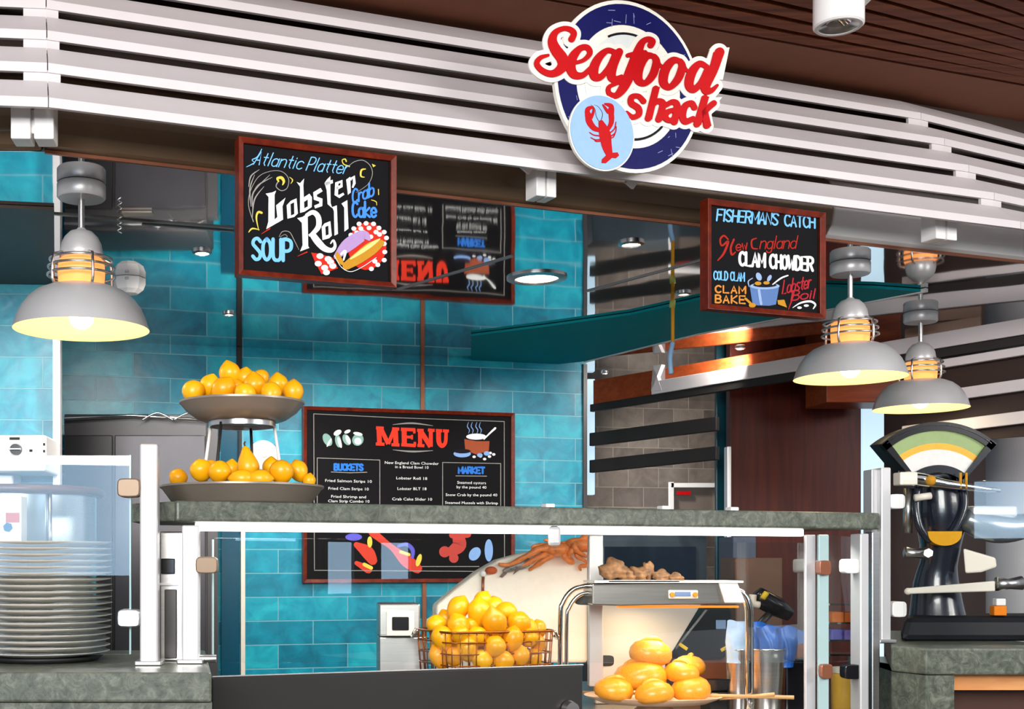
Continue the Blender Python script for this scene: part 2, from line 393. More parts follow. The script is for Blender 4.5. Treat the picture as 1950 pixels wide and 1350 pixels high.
# teal reflection in the ceiling at the right, painted as a flat panel
px = [(897, 640), (1040, 622), (1200, 600), (1330, 571), (1440, 560), (1565, 546), (1665, 549), (1765, 556), (1560, 592), (1332, 637), (1115, 688), (897, 710)]
pp = [PH(x, y, CEIL - 0.012) for x, y in px]
structure('trim_%d' % n_trim, MB().hull(pp, [p + Vector((0, 0, 0.010)) for p in pp]), mat('teal_reflection', srgb(20, 150, 160), 0.7, var=0.05, scale=2, spec=0.08), 'flat teal panel painting a ceiling reflection behind the catch chalkboard', 'panel'); n_trim += 1
for a, b_ in (((1115, 690), (1332, 637)), ((1332, 637), (1765, 556))):
    q0, q1 = strip(PH(*a, CEIL - 0.016), PH(*b_, CEIL - 0.016), 0.016, 0.014)
    structure('trim_%d' % n_trim, MB().hull(q0, q1), M['white'], 'thin white edge strip of the painted teal reflection' + (', running towards the right lamps' if b_[0] > 1400 else ', next to the wall corner'), 'trim'); n_trim += 1  # bright line along the reflection, built as a white strip
px = [(-80, 392), (103, 400), (104, 547), (-80, 543)]
pp = [PH(x, y, CEIL - 0.010) for x, y in px]
structure('trim_%d' % n_trim, MB().hull(pp, [p + Vector((0, 0, 0.009)) for p in pp]), mat('brown_matt_panel', srgb(74, 52, 38), 0.5), 'flat brown ceiling panel at the far left above the grey lamp', 'panel'); n_trim += 1
# vertical trims on the wall
def vstrip(plane, x, y0, y1, wpx, m, label, e=0.004, th=0.02):
    global n_trim
    p = plane.hit(x - wpx / 2, y0); q = plane.hit(x + wpx / 2, y0); zb = plane.hit(x, y1).z
    pts = [p + plane.n * e, q + plane.n * e, q + plane.n * (e + th), p + plane.n * (e + th)]
    lo = [Vector((v.x, v.y, zb)) for v in pts]
    structure('trim_%d' % n_trim, MB().hull(lo, pts), m, label, 'trim'); n_trim += 1
vstrip(LW, 112, 537, 1280, 13, M['post'], 'pale metal corner strip between the two turquoise wall sections', th=0.05)
vstrip(WALL, 454, 662, 1010, 9, M['black_matt'], 'thin black vertical strip on the wall behind the fruit bowls')
vstrip(WALL, 461, 1010, 1420, 8, M['cream'], 'thin pale vertical strip on the tiles below the stone shelf')
vstrip(WALL, 803, 676, 785, 7, M['copper'], 'copper coloured pipe on the tiles above the menu board', th=0.012)
vstrip(WALL, 806, 1100, 1420, 7, M['copper'], 'copper coloured pipe on the tiles below the menu board', th=0.012)
vstrip(WALL, 1113, 694, 1420, 7, M['charcoal'], 'dark metal corner strip at the end of the turquoise wall', e=0.0, th=0.01)
vstrip(WALL, 437, 800, 1420, 34, mat('dark_teal_panel', srgb(8, 74, 98), 0.25), 'dark teal upright panel between the black cabinet and the tiles')
# right background: jamb, red column, brown hanging panel, grey column
def block(name, x0, x1, Y, z0, z1, dep, m, label, cat_, struct=True, bevel=0.004):
    a, b_ = P(x0, CY, Y), P(x1, CY, Y)
    mb = MB().box(((a.x + b_.x) / 2, Y + dep / 2, (z0 + z1) / 2), (b_.x - a.x, dep, z1 - z0))
    if struct: return structure(name, mb, m, label, cat_, bevel=bevel)
    return tag(obj(name, mb, m, None, bevel=bevel, base=((a.x + b_.x) / 2, Y + dep / 2, z0)), label, cat_)
block('trim_%d' % n_trim, 1364, 1389, 6.3, 0, CEIL, 0.03, mat('dark_teal_jamb', srgb(10, 70, 84), 0.3), 'narrow dark teal jamb left of the red brown column', 'jamb'); n_trim += 1
block('wall_column', 1390, 1640, 6.15, 0, CEIL, 0.06, M['redwood'], 'wide dark red brown veneered column at the right rear', 'column')
block('trim_%d' % n_trim, 1385, 1393, 6.0, 0, EYE + 0.55, 0.05, M['post'], 'thin pale metal edge of the red brown column', 'trim'); n_trim += 1
def zat(y, Y): return EYE - (y - CY) / F * Y
block('trim_%d' % n_trim, 1574, 1716, 5.75, zat(766, 5.75), CEIL, 0.25, M['orange_wood'], 'orange brown panel hanging from the ceiling behind the right lamps', 'panel'); n_trim += 1
block('window_1', 1642, 1684, 6.6, 0.3, zat(764, 6.6), 0.06, M['day2'], 'tall narrow bright window right of the red brown column', 'window')
block('window_2', 1118, 1133, 6.75, EYE + 0.36, CEIL - 0.02, 0.05, M['day2'], 'narrow bright window slot at the end of the turquoise wall', 'window')
gc = P(1945, CY, 6.4)
structure('wall_pillar', MB().cyl((gc.x, gc.y, 0), (gc.x, gc.y, CEIL), 0.16, seg=40), mat('grey_white_pillar', srgb(186, 184, 188), 0.5, var=0.02), 'round pale grey pillar at the far right', 'pillar', smooth=True)
# wood ceiling of the hall in front of the awning
ZW = EYE + 1.585
wp = VPlane(3.50, MF)
bandA, bandB = wp.at(-1.5, ZW), wp.at(4.2, ZW)
ow = Vector((wp.n.x, wp.n.y, 0))
q = [bandA - ow * 0.35, bandB - ow * 0.35, bandB + ow * 0.17, bandA + ow * 0.17]
structure('ceiling_border', MB().hull(q, [p + Vector((0, 0, 0.06)) for p in q]), M['wood_band'], 'plain brown border of the slatted wood ceiling above the awning', 'ceiling')
q = [bandA - ow * 0.6, bandB - ow * 0.6, bandB + ow * 1.2, bandA + ow * 1.2]
structure('ceiling_void', MB().hull([p + Vector((0, 0, 0.075)) for p in q], [p + Vector((0, 0, 0.10)) for p in q]), M['void'], 'black ceiling void behind the walnut slats', 'ceiling')
ws = thing('slatted_ceiling', 'dark walnut slatted ceiling with black gaps above the awning', 'ceiling', bandA, kind='structure')
for i in range(11):
    e0 = 0.186 + i * 0.078
    pts = []
    for X in [-1.5 + 0.3 * j for j in range(20)]:
        bend = 0.016 * i * max(0.0, (X - 0.6)) ** 1.4
        pts.append(wp.at(X, ZW) + ow * (e0 - bend))
    vs, fs = [], []
    for p in pts:
        for a, z in ((0, 0), (0.045, 0), (0.045, 0.07), (0, 0.07)): vs.append(p + ow * a + Vector((0, 0, z)))
    for j in range(len(pts) - 1):
        for kx in range(4): fs.append((j * 4 + kx, j * 4 + (kx + 1) % 4, j * 4 + 4 + (kx + 1) % 4, j * 4 + 4 + kx))
    fs += [(0, 1, 2, 3), tuple(len(vs) - 4 + q_ for q_ in range(4))]
    obj('ceiling_slat', MB().add(vs, fs), M['wood_ceil'], ws)
# hall behind the viewer: wall with daylight windows (seen only in the glass)
structure('wall_front', MB().box((0, -7.1, 2.0), (64, 0.1, 4.0)), mat('hall_wall_paint', srgb(62, 52, 46), 0.8), 'far hall wall behind the viewer opposite the stand', 'wall')
win_n = 3
def hall_window(x0, x1, z0, z1, label):
    global win_n
    t = thing('window_%d' % win_n, label, 'window', ((x0 + x1) / 2, -7.0, z0), kind='structure'); win_n += 1
    obj('window_pane', MB().box(((x0 + x1) / 2, -7.02, (z0 + z1) / 2), (x1 - x0, 0.02, z1 - z0)), M['day'], t)
    fr = MB()
    for xx in (x0, x1): fr.box((xx, -6.99, (z0 + z1) / 2), (0.06, 0.08, z1 - z0))
    for zz in (z0, z1): fr.box(((x0 + x1) / 2, -6.99, zz), (x1 - x0 + 0.06, 0.08, 0.06))
    obj('window_frame', fr, M['charcoal'], t)

def slab_between(pl, X0, X1, z0, z1, th):
    a, b_ = pl.at(X0, 0), pl.at(X1, 0); q = [a, b_, b_ - pl.n * th, a - pl.n * th]
    return MB().hull([Vector((p.x, p.y, z0)) for p in q], [Vector((p.x, p.y, z1)) for p in q])
# ================================================================== AWNING
aw = thing('slatted_awning', 'wide white slatted awning stepping outward above the food stand front', 'awning', AWN.at(0, EYE + 1.02))
SL, SD, SZ, SP_N, SP_Z, LIP = 0.0, 0.085, 0.068, 0.090, 0.1125, 0.022
ZL = EYE + 1.020
def slat_prof(i):                       # (outward, z) of slat i counted from the bottom
    e, z = -i * SP_N, ZL + i * SP_Z
    return [(e - SD, z + LIP + SZ), (e, z + LIP), (e, z), (e - 0.012, z), (e - 0.014, z + LIP - 0.004), (e - SD - 0.006, z + LIP + SZ - 0.008)]
PL_L = VPlane(AWN.c + AWN.m * -0.60, 0.0)           # left run: joint below at X ~ -0.575
KL = (-0.598, AWN.c + AWN.m * -0.598)                # plan position of the left mitre at e = 0
def mitre(m1, m2, K, e):
    a = Vector((m1 / math.hypot(1, m1), -1 / math.hypot(1, m1))); b_ = Vector((m2 / math.hypot(1, m2), -1 / math.hypot(1, m2)))
    h = (a + b_).normalized(); s = e / h.dot(a)
    return Vector((K[0] + h.x * s, K[1] + h.y * s))
ML, MR = 0.10, 0.52
KR = (2.16, AWN.c + AWN.m * 2.16)
def run(i, kind):
    A, B_ = [], []
    for e, z in slat_prof(i):
        l = mitre(ML, MF, KL, e); r = mitre(MF, MR, KR, e)
        g = 0.0012
        if kind == 'mid':
            d = Vector((1, MF)).normalized(); A.append((l.x + d.x * g, l.y + d.y * g, z)); B_.append((r.x - d.x * g, r.y - d.y * g, z))
        elif kind == 'left':
            d = Vector((1, ML)).normalized(); q = l - d * g; w_ = l - d * 1.2; A.append((w_.x, w_.y, z)); B_.append((q.x, q.y, z))
        else:
            d = Vector((1, MR)).normalized(); q = r + d * g; w_ = r + d * 1.6; A.append((q.x, q.y, z)); B_.append((w_.x, w_.y, z))
    return MB().hull([Vector(v) for v in A], [Vector(v) for v in B_])
for kind in ('mid', 'left', 'right'):
    for i in range(5 if kind != 'left' else 6):
        obj('slat', run(i, kind), M['slat'], aw)
structure('trim_%d' % n_trim, slab_between(AWN.off(-.50), -2.4, 4.2, CEIL + .05, ZW + .06, .02), mat('dark_bulkhead', srgb(48, 30, 20), .7), 'dark brown bulkhead behind the awning slats', 'bulkhead'); n_trim += 1
# joint plates closing the gaps between slats near the mitres
for K, m1, m2, wl_, wr_ in ((KL, ML, MF, 0.055, 0.03), (KR, MF, MR, 0.05, 0.04)):
    for i in range(4):
        z0 = ZL + i * SP_Z + LIP + SZ - 0.010; z1 = ZL + (i + 1) * SP_Z + 0.006
        for sgn, mm, w_ in ((-1, m1, wl_), (1, m2, wr_)):
            a = mitre(m1, m2, K, -(i + 1) * SP_N - 0.004); d = Vector((1, mm)).normalized(); n_ = Vector((mm, -1)).normalized()
            b_ = a + d * sgn * w_
            q = [Vector((a.x, a.y, 0)), Vector((b_.x, b_.y, 0)), Vector((b_.x - n_.x * .01, b_.y - n_.y * .01, 0)), Vector((a.x - n_.x * .01, a.y - n_.y * .01, 0))]
            obj('joint_plate', MB().hull([Vector((p.x, p.y, z0)) for p in q], [Vector((p.x, p.y, z1)) for p in q]), M['slat'], aw)
def bracket(x, wpx, y0, y1, plane):
    pl = plane
    a, b_ = pl.hit(x - wpx / 2, y0), pl.hit(x + wpx / 2, y0); zb = pl.hit(x, y1).z
    mb = MB()
    for s0, s1 in ((0, 0.46), (0.54, 1.0)):
        u, v = a.lerp(b_, s0), a.lerp(b_, s1)
        pts = [u, v, v - pl.n * 0.06, u - pl.n * 0.06]
        lo = [Vector((p.x, p.y, zb)) for p in pts]; hi = [Vector((p.x, p.y, a.z + 0.03)) for p in pts]
        mb.hull(lo, hi)
    u = (a + b_) / 2 - pl.n * 0.03
    mb.box((u.x, u.y, (a.z + zb) / 2 + 0.01), ((b_ - a).length * 0.7, 0.03, (a.z - zb) * 0.8), pl.ang)
    return obj('bracket', mb, M['white'], aw, bevel=0.003)
BR = VPlane(3.13, MF)
bracket(1041, 38, 326, 374, BR); bracket(1803, 40, 414, 456, BR)
LBR = VPlane(PL_L.c + 0.10, 0.03)
bracket(61, 82, 205, 264, LBR)
for x, y in ((1004, 316), (1203, 345)):
    p = BR.hit(x, y); obj('bracket_clip', MB().box((p.x, p.y, p.z), (0.03, 0.012, 0.03), BR.ang, 0.3, 0.5), M['white'], aw)
# ================================================================== DRAWING ON BOARDS (strokes traced in the board's own plane)
class Board:
    """maps photograph pixels (through a crop origin and scale) onto a plane and lays paint there"""
    def __init__(s, plane, ox=0, oy=0, sc=1.0): s.p, s.ox, s.oy, s.sc = plane, ox, oy, sc
    def w(s, q, e): return s.p.hit(s.ox + q[0] / s.sc, s.oy + q[1] / s.sc) + s.p.n * e
    def ribbon(s, mb, pts, wd_, e0, e1=None, n=6, smooth=True, caps=True):
        """flat stroke; wd_ a number or one width per control point; e1 gives an extruded solid"""
        m = len(pts); ws_ = [wd_] * m if not isinstance(wd_, (list, tuple)) else list(wd_)
        q = [Vector((p[0], p[1], w_)) for p, w_ in zip(pts, ws_)]
        q = cat(q, n) if (smooth and m > 2) else q
        L, R = [], []
        for i, p in enumerate(q):
            t = (q[min(i + 1, len(q) - 1)] - q[max(i - 1, 0)]).to_2d()
            if t.length < 1e-6: t = Vector((1, 0))
            t.normalize(); nn = Vector((-t.y, t.x)); h = max(p.z, 0.5) / 2
            L.append(Vector((p.x, p.y)) + nn * h); R.append(Vector((p.x, p.y)) - nn * h)
        def capp(c, a, sgn):            # half circle points from a around c
            out = []; v = a - Vector((c.x, c.y))
            for kk in range(1, 4):
                an = sgn * math.pi * kk / 4; out.append(Vector((c.x + v.x * math.cos(an) - v.y * math.sin(an), c.y + v.x * math.sin(an) + v.y * math.cos(an))))
            return out
        quads = [[L[i], L[i + 1], R[i + 1], R[i]] for i in range(len(q) - 1)]
        if caps:
            quads.append([L[0]] + capp(q[0], L[0], 1) + [R[0]])
            quads.append([L[-1]] + capp(q[-1], L[-1], -1) + [R[-1]])
        s.k = (getattr(s, 'k', 0) + 1) % 14; de = s.k * 3e-5
        if e1 is None:
            for f in quads: mb.add([s.w(v, e0 + de) for v in f], [tuple(range(len(f)))])
        else:
            for f in quads: mb.add([s.w(v, e1 + de) for v in f], [tuple(range(len(f)))])
            out = [Vector((v.x, v.y)) for v in L] + (capp(q[-1], L[-1], -1) if caps else []) + R[::-1] + (capp(q[0], L[0], 1)[::-1] if caps else [])
            a_, b_ = [s.w(v, e0) for v in out], [s.w(v, e1 + de) for v in out]; m_ = len(out)
            mb.add(a_ + b_, [(i, (i + 1) % m_, m_ + (i + 1) % m_, m_ + i) for i in range(m_)])
        return mb
    def poly(s, mb, pts, e0, e1=None, smooth=False):
        if smooth: pts = [v.to_2d() for v in cat([Vector((p[0], p[1], 0)) for p in pts], 6, True)]
        if e1 is None: mb.add([s.w(p, e0) for p in pts], [tuple(range(len(pts)))])
        else: mb.hull([s.w(p, e0) for p in pts], [s.w(p, e1) for p in pts])
        return mb
    def ell(s, mb, cx, cy, rx, ry, e0, e1=None, rot=0.0, n=20):
        pts = []
        for i in range(n):
            a = 2 * math.pi * i / n; x, y = rx * math.cos(a), ry * math.sin(a)
            pts.append((cx + x * math.cos(rot) - y * math.sin(rot), cy + x * math.sin(rot) + y * math.cos(rot)))
        return s.poly(mb, pts, e0, e1)
    def ringe(s, mb, cx, cy, rx, ry, wd_, e0, a0=0, a1=2 * math.pi, n=32, rot=0.0):
        pts = []
        for i in range(n + 1):
            a = a0 + (a1 - a0) * i / n; x, y = rx * math.cos(a), ry * math.sin(a)
            pts.append((cx + x * math.cos(rot) - y * math.sin(rot), cy + x * math.sin(rot) + y * math.cos(rot)))
        return s.ribbon(mb, pts, wd_, e0, smooth=False, caps=False)
    def write(s, mb, text, p0, p1, h, wd_, e0, gap=0.28, lw=0.62, slant=0.0):
        """hand lettering from p0 (baseline start) to p1 (baseline end) with cap height h"""
        adv = []
        for ch in text: adv.append(0.5 if ch == ' ' else GW_.get(ch, 1.0))
        tot = sum(adv) + gap * (len(text) - 1)
        d = Vector((p1[0] - p0[0], p1[1] - p0[1])); u = d / tot; x = 0.0
        for ch, a in zip(text, adv):
            for st in GL.get(ch, []):
                pts = []
                for gx, gy in st:
                    k_ = x + gx * a; pts.append((p0[0] + u.x * k_ - slant * (gy - 1) * h, p0[1] + u.y * k_ + (gy - 1) * h))
                s.ribbon(mb, pts, wd_, e0, n=4, smooth=len(st) > 4)
            x += a + gap
        return mb
import numpy as np
def blob(bd, strokes, grow, step, e0, e1, n=6, extra=()):
    """union of strokes grown by a margin: one clean plate with side walls (contour of a distance field)"""
    S = []
    for pts, w_ in strokes:
        ws_ = list(w_) if isinstance(w_, (list, tuple)) else [w_] * len(pts)
        q = cat([Vector((p[0], p[1], v)) for p, v in zip(pts, ws_)], n) if len(pts) > 2 else [Vector((pts[0][0] + (pts[1][0] - pts[0][0]) * i / 14, pts[0][1] + (pts[1][1] - pts[0][1]) * i / 14, ws_[0] + (ws_[-1] - ws_[0]) * i / 14)) for i in range(15)]
        for a, c in zip(q[:-1], q[1:]):
            m = max(1, int((c - a).to_2d().length / 6))
            for i in range(m): S.append(tuple(a.lerp(c, i / m)))
        S.append(tuple(q[-1]))
    S = np.array(S); S[:, 2] = S[:, 2] / 2 + grow
    x0, y0 = S[:, 0].min() - S[:, 2].max() - step, S[:, 1].min() - S[:, 2].max() - step
    nx = int((S[:, 0].max() + S[:, 2].max() + step - x0) / step) + 2; ny = int((S[:, 1].max() + S[:, 2].max() + step - y0) / step) + 2
    X, Y = np.meshgrid(x0 + np.arange(nx) * step, y0 + np.arange(ny) * step)
    D = np.full(X.shape, 1e9)
    for sx, sy, sr in S: np.minimum(D, np.hypot(X - sx, Y - sy) - sr, out=D)
    mb = MB(); idx = {}
    def vid(key, x, y):
        if key not in idx:
            idx[key] = len(mb.v) // 2; mb.v += [bd.w((x, y), e0), bd.w((x, y), e1)]
        return idx[key]
    for j in range(ny - 1):
        for i in range(nx - 1):
            c = ((i, j), (i + 1, j), (i + 1, j + 1), (i, j + 1)); d = [D[b_, a] for a, b_ in c]
            if min(d) >= 0: continue
            ring = []
            for k_ in range(4):
                a, b_ = c[k_], c[(k_ + 1) % 4]; da, db = d[k_], d[(k_ + 1) % 4]
                if da < 0: ring.append((vid(a, X[a[1], a[0]], Y[a[1], a[0]]), 0))
                if (da < 0) != (db < 0):
                    t_ = da / (da - db); key = tuple(sorted((a, b_)))
                    ring.append((vid(key, X[a[1], a[0]] * (1 - t_) + X[b_[1], b_[0]] * t_, Y[a[1], a[0]] * (1 - t_) + Y[b_[1], b_[0]] * t_), 1))
            if len(ring) > 2: mb.f.append(tuple(v * 2 + 1 for v, _ in ring))
            for k_ in range(len(ring)):
                (u, cu), (v, cv) = ring[k_], ring[(k_ + 1) % len(ring)]
                if cu and cv: mb.f.append((u * 2, v * 2, v * 2 + 1, u * 2 + 1))
    return mb
GW_ = {'I': 0.25, 'i': 0.2, 'l': 0.25, 'M': 1.2, 'W': 1.3, "'": 0.2, 't': 0.7, 'r': 0.6, 'f': 0.6}
O_ = [(0.5, 0), (0.1, 0.2), (0, 0.5), (0.1, 0.82), (0.5, 1), (0.9, 0.82), (1, 0.5), (0.9, 0.2), (0.5, 0)]
o_ = [(0.5, .4), (0.1, .5), (0, 0.7), (0.1, 0.9), (0.5, 1), (0.9, 0.9), (1, 0.7), (0.9, 0.5), (0.5, .4)]
GL = {
 'A': [[(0, 1), (0.5, 0), (1, 1)], [(0.2, 0.66), (0.8, 0.66)]], 'B': [[(0, 0), (0, 1)], [(0, 0), (.6, 0), (.9, .15), (.9, .33), (.6, .48), (0, .48)], [(0, .48), (.7, .5), (1, .65), (1, .85), (.7, 1), (0, 1)]],
 'C': [[(1, .15), (.6, 0), (.15, .15), (0, .5), (.15, .85), (.6, 1), (1, .85)]], 'D': [[(0, 0), (0, 1)], [(0, 0), (.5, 0), (.95, .25), (1, .5), (.95, .75), (.5, 1), (0, 1)]],
 'E': [[(1, 0), (0, 0), (0, 1), (1, 1)], [(0, .5), (.8, .5)]], 'F': [[(1, 0), (0, 0), (0, 1)], [(0, .48), (.8, .48)]], 'H': [[(0, 0), (0, 1)], [(1, 0), (1, 1)], [(0, .5), (1, .5)]],
 'I': [[(.5, 0), (.5, 1)]], 'K': [[(0, 0), (0, 1)], [(1, 0), (0, .55), (1, 1)]], 'L': [[(0, 0), (0, 1), (1, 1)]], 'M': [[(0, 1), (0, 0), (.5, .7), (1, 0)], [(1, 0), (1, 1)]], 'N': [[(0, 1), (0, 0), (1, 1), (1, 0)]],
 'O': [O_], 'P': [[(0, 0), (0, 1)], [(0, 0), (.6, 0), (1, .12), (1, .4), (.6, .54), (0, .54)]], 'R': [[(0, 0), (0, 1)], [(0, 0), (.6, 0), (1, .12), (1, .36), (.6, .5), (0, .5)], [(.5, .5), (1, 1)]],
 'S': [[(1, .15), (.6, 0), (.15, .08), (.05, .28), (.5, .48), (.95, .7), (.85, .93), (.4, 1), (0, .85)]], 'T': [[(0, 0), (1, 0)], [(.5, 0), (.5, 1)]], 'U': [[(0, 0), (0, .75), (.2, .97), (.5, 1), (.8, .97), (1, .75), (1, 0)]],
 'W': [[(0, 0), (.25, 1), (.5, .3), (.75, 1)], [(.75, 1), (1, 0)]], "'": [[(.5, 0), (.3, .2)]],
 'a': [o_, [(1, .4), (1, 1)]], 'b': [[(0, 0), (0, 1)], o_], 'c': [[(1, .5), (.6, .4), (.15, .48), (0, .7), (.15, .92), (.6, 1), (1, .9)]], 'e': [[(0, .7), (1, .7), (.9, .5), (.5, .4), (.1, .52), (0, .72), (.2, .95), (.6, 1), (1, .9)]],
 'g': [o_, [(1, .4), (1, 1.15), (.7, 1.3), (.3, 1.28), (.1, 1.18)]], 'i': [[(.5, .4), (.5, 1)], [(.5, .2), (.5, .24)]], 'k': [[(0, 0), (0, 1)], [(.9, .4), (0, .72), (1, 1)]], 'l': [[(.5, 0), (.5, 1)]],
 'n': [[(0, .4), (0, 1)], [(0, .55), (.4, .4), (.8, .42), (1, .6), (1, 1)]], 'o': [o_], 'r': [[(0, .4), (0, 1)], [(0, .6), (.4, .42), (.7, .4), (1, .45)]], 's': [[(1, .48), (.5, .4), (.08, .52), (.5, .7), (.95, .85), (.5, 1), (0, .93)]],
 't': [[(.5, .1), (.5, .85), (.9, 1)], [(0, .4), (1, .4)]], 'w': [[(0, .4), (.25, 1), (.5, .55), (.75, 1)], [(.75, 1), (1, .4)]], 'd': [o_, [(1, 0), (1, 1)]], 'u': [[(0, .4), (0, .8), (.2, .98), (.6, 1), (1, .8)], [(1, .4), (1, 1)]],
}
def text_mesh(body):
    cu = bpy.data.curves.new('t', 'FONT'); cu.body = body; cu.size = 1.0; cu.resolution_u = 2
    o = bpy.data.objects.new('t', cu); C.objects.link(o)
    dg = bpy.context.evaluated_depsgraph_get(); dg.update()
    me = bpy.data.meshes.new_from_object(o.evaluated_get(dg))
    vs = [v.co.copy() for v in me.vertices]; fs = [tuple(p.vertices) for p in me.polygons]
    bpy.data.objects.remove(o); bpy.data.curves.remove(cu); bpy.data.meshes.remove(me)
    return vs, fs
def type_line(bd, mb, body, p0, p1, h, e):
    """typeset line between two baseline points with cap height h (all in the board's crop pixels)"""
    vs, fs = text_mesh(body)
    if not vs: return mb
    x0 = min(v.x for v in vs); x1 = max(v.x for v in vs)
    out = []
    for v in vs:
        t = (v.x - x0) / (x1 - x0)
        out.append(bd.w((p0[0] + (p1[0] - p0[0]) * t, p0[1] + (p1[1] - p0[1]) * t - v.y / 0.72 * h), e))
    return mb.add(out, fs)
def framed_board(name, label, corners, plane, fw, fd, group=None, th=0.02, mfr='frame'):
    """corners TL TR BR BL in photograph pixels; wooden frame of width fw, depth fd around a black panel"""
    q = [plane.hit(*c) for c in corners]
    zt = max(q[0].z, q[1].z); zb = min(q[2].z, q[3].z); zt = (q[0].z + q[1].z) / 2; zb = (q[2].z + q[3].z) / 2
    a, b_ = (q[0] + q[3]) / 2, (q[1] + q[2]) / 2
    a.z = b_.z = zb; L = (b_ - a).length; d = (b_ - a).normalized(); h = zt - zb
    t = thing(name, label, 'chalkboard', (a + b_) / 2, group)
    c = lambda u, z, e: a + d * u + Vector((0, 0, z)) + plane.n * e
    pnl = obj('panel', MB().hull([c(fw * .5, fw * .5, -th), c(L - fw * .5, fw * .5, -th), c(L - fw * .5, h - fw * .5, -th), c(fw * .5, h - fw * .5, -th)],
                           [c(fw * .5, fw * .5, 0), c(L - fw * .5, fw * .5, 0), c(L - fw * .5, h - fw * .5, 0), c(fw * .5, h - fw * .5, 0)]), M['chalk'], t)
    o4 = [(0, 0), (L, 0), (L, h), (0, h)]; i4 = [(fw, fw), (L - fw, fw), (L - fw, h - fw), (fw, h - fw)]
    mb = MB()
    for k_ in range(4):
        k2 = (k_ + 1) % 4
        ring_ = [o4[k_], o4[k2], i4[k2], i4[k_]]
        mb.hull([c(u, z, -th - 0.004) for u, z in ring_], [c(u, z, fd if j < 2 else fd * .55) for j, (u, z) in enumerate(ring_)])
    obj('frame', mb, M[mfr], t, bevel=0.0015)
    return pnl
E1, E2, E3, E4, E5 = 0.0010, 0.0016, 0.0022, 0.0028, 0.0034

# ---------------------------------------------------------------- lobster roll chalkboard
LBP = VPlane(3.085, MF)
t = framed_board('chalkboard', 'large chalkboard lettered Lobster Roll and Soup hanging under the awning', [(452, 268), (752, 292), (752, 549), (452, 525)], LBP, 0.014, 0.012, 'hanging chalkboards')
b = Board(LBP, 440, 260, 4.5)
mb = MB()
# Atlantic Platter: slanted script
b.write(mb, 'Atlantic', (190, 238), (600, 282), 110, 9, E1, gap=0.35, slant=0.42)
b.write(mb, 'Platter', (640, 290), (985, 322), 112, 9, E1, gap=0.35, slant=0.42)
b.ribbon(mb, [(130, 262), (175, 240), (205, 222)], [4, 9, 5], E1); b.ribbon(mb, [(262, 108), (225, 175), (180, 200), (200, 222)], [6, 10, 8, 4], E1)
obj('blue_script', mb, M['chalk_blue'], t)
mb = MB()
W_ = 46
# Lobster
b.poly(mb, [(295, 490), (320, 520), (318, 730), (300, 795), (445, 712), (440, 600), (465, 525), (385, 590), (395, 690), (372, 712), (372, 500), (385, 465), (350, 480)], E1)
mb2 = mb
def fat(pts, w_, e=E1, sm=False): b.ribbon(mb, pts, w_, e, smooth=sm, caps=False, n=5)
# o
b.poly(mb, [(475, 590), (510, 552), (560, 530), (572, 660), (540, 690), (482, 705)], E1)
# b
b.poly(mb, [(560, 390), (590, 400), (625, 360), (618, 420), (628, 645), (590, 655), (590, 430)], E1); b.poly(mb, [(625, 520), (670, 490), (692, 520), (690, 605), (628, 645), (628, 615), (656, 600), (656, 540), (626, 560)], E1)
# s
fat([(775, 455), (718, 490), (722, 530), (768, 545), (768, 585), (715, 605)], [34, 38, 38, 38, 34, 26])
# t
b.poly(mb, [(820, 370), (850, 340), (850, 440), (852, 570), (866, 615), (826, 580), (818, 460), (800, 400)], E1)
b.poly(mb, [(805, 395), (870, 370), (872, 400), (808, 425)], E1)
# e
fat([(895, 450), (945, 425), (945, 385), (905, 400), (900, 500), (925, 515), (965, 490)], [26, 26, 30, 30, 30, 28, 20])
# r
b.poly(mb, [(985, 370), (1020, 345), (1025, 480), (1000, 500)], E1); fat([(1020, 370), (1050, 345), (1055, 400), (1040, 440)], [26, 28, 24, 14])
# R
b.poly(mb, [(565, 700), (610, 690), (655, 660), (660, 940), (670, 955), (590, 985), (612, 930), (605, 740)], E1)
fat([(640, 680), (700, 650), (745, 690), (748, 770), (700, 830), (665, 850)], [30, 40, 46, 46, 34, 20], sm=True)
fat([(690, 830), (740, 900), (800, 960), (860, 975), (890, 940), (875, 890), (850, 920)], [50, 60, 52, 38, 26, 18, 10], sm=True)
# oll
b.poly(mb, [(775, 775), (800, 745), (850, 725), (862, 850), (840, 872), (782, 888)], E1)
b.poly(mb, [(865, 605), (905, 590), (915, 835), (885, 850), (880, 640)], E1); b.poly(mb, [(945, 575), (995, 545), (1005, 790), (970, 815), (968, 610)], E1)
obj('white_blackletter', mb, M['chalk_white'], t)
mb = MB()
b.poly(mb, [(508, 580), (538, 565), (540, 665), (512, 678)], E2); b.poly(mb, [(806, 775), (832, 765), (834, 840), (810, 850)], E2)
b.poly(mb, [(664, 705), (700, 690), (706, 770), (668, 800)], E2)
obj('letter_counters', mb, M['chalk'], t)
mb = MB(); b.write(mb, 'SOUP', (185, 1052), (512, 1066), 180, 30, E1, gap=0.3); obj('soup_lettering', mb, M['chalk_blue'], t)
mb = MB(); b.write(mb, 'Crab', (1040, 578), (1222, 505), 120, 16, E1, gap=.3); b.write(mb, 'Cake', (1040, 690), (1240, 690), 130, 20, E1, gap=.3); obj('crab_cake_lettering', mb, paint('chalk_mid_blue', 70, 140, 240), t)
mb = MB()
b.ribbon(mb, [(190, 730), (150, 600), (160, 480), (230, 350), (330, 300), (430, 300), (490, 360), (480, 440), (430, 465), (385, 430), (400, 390)], [8, 6, 6, 5, 5, 5, 6, 6, 7, 8, 10], E1)
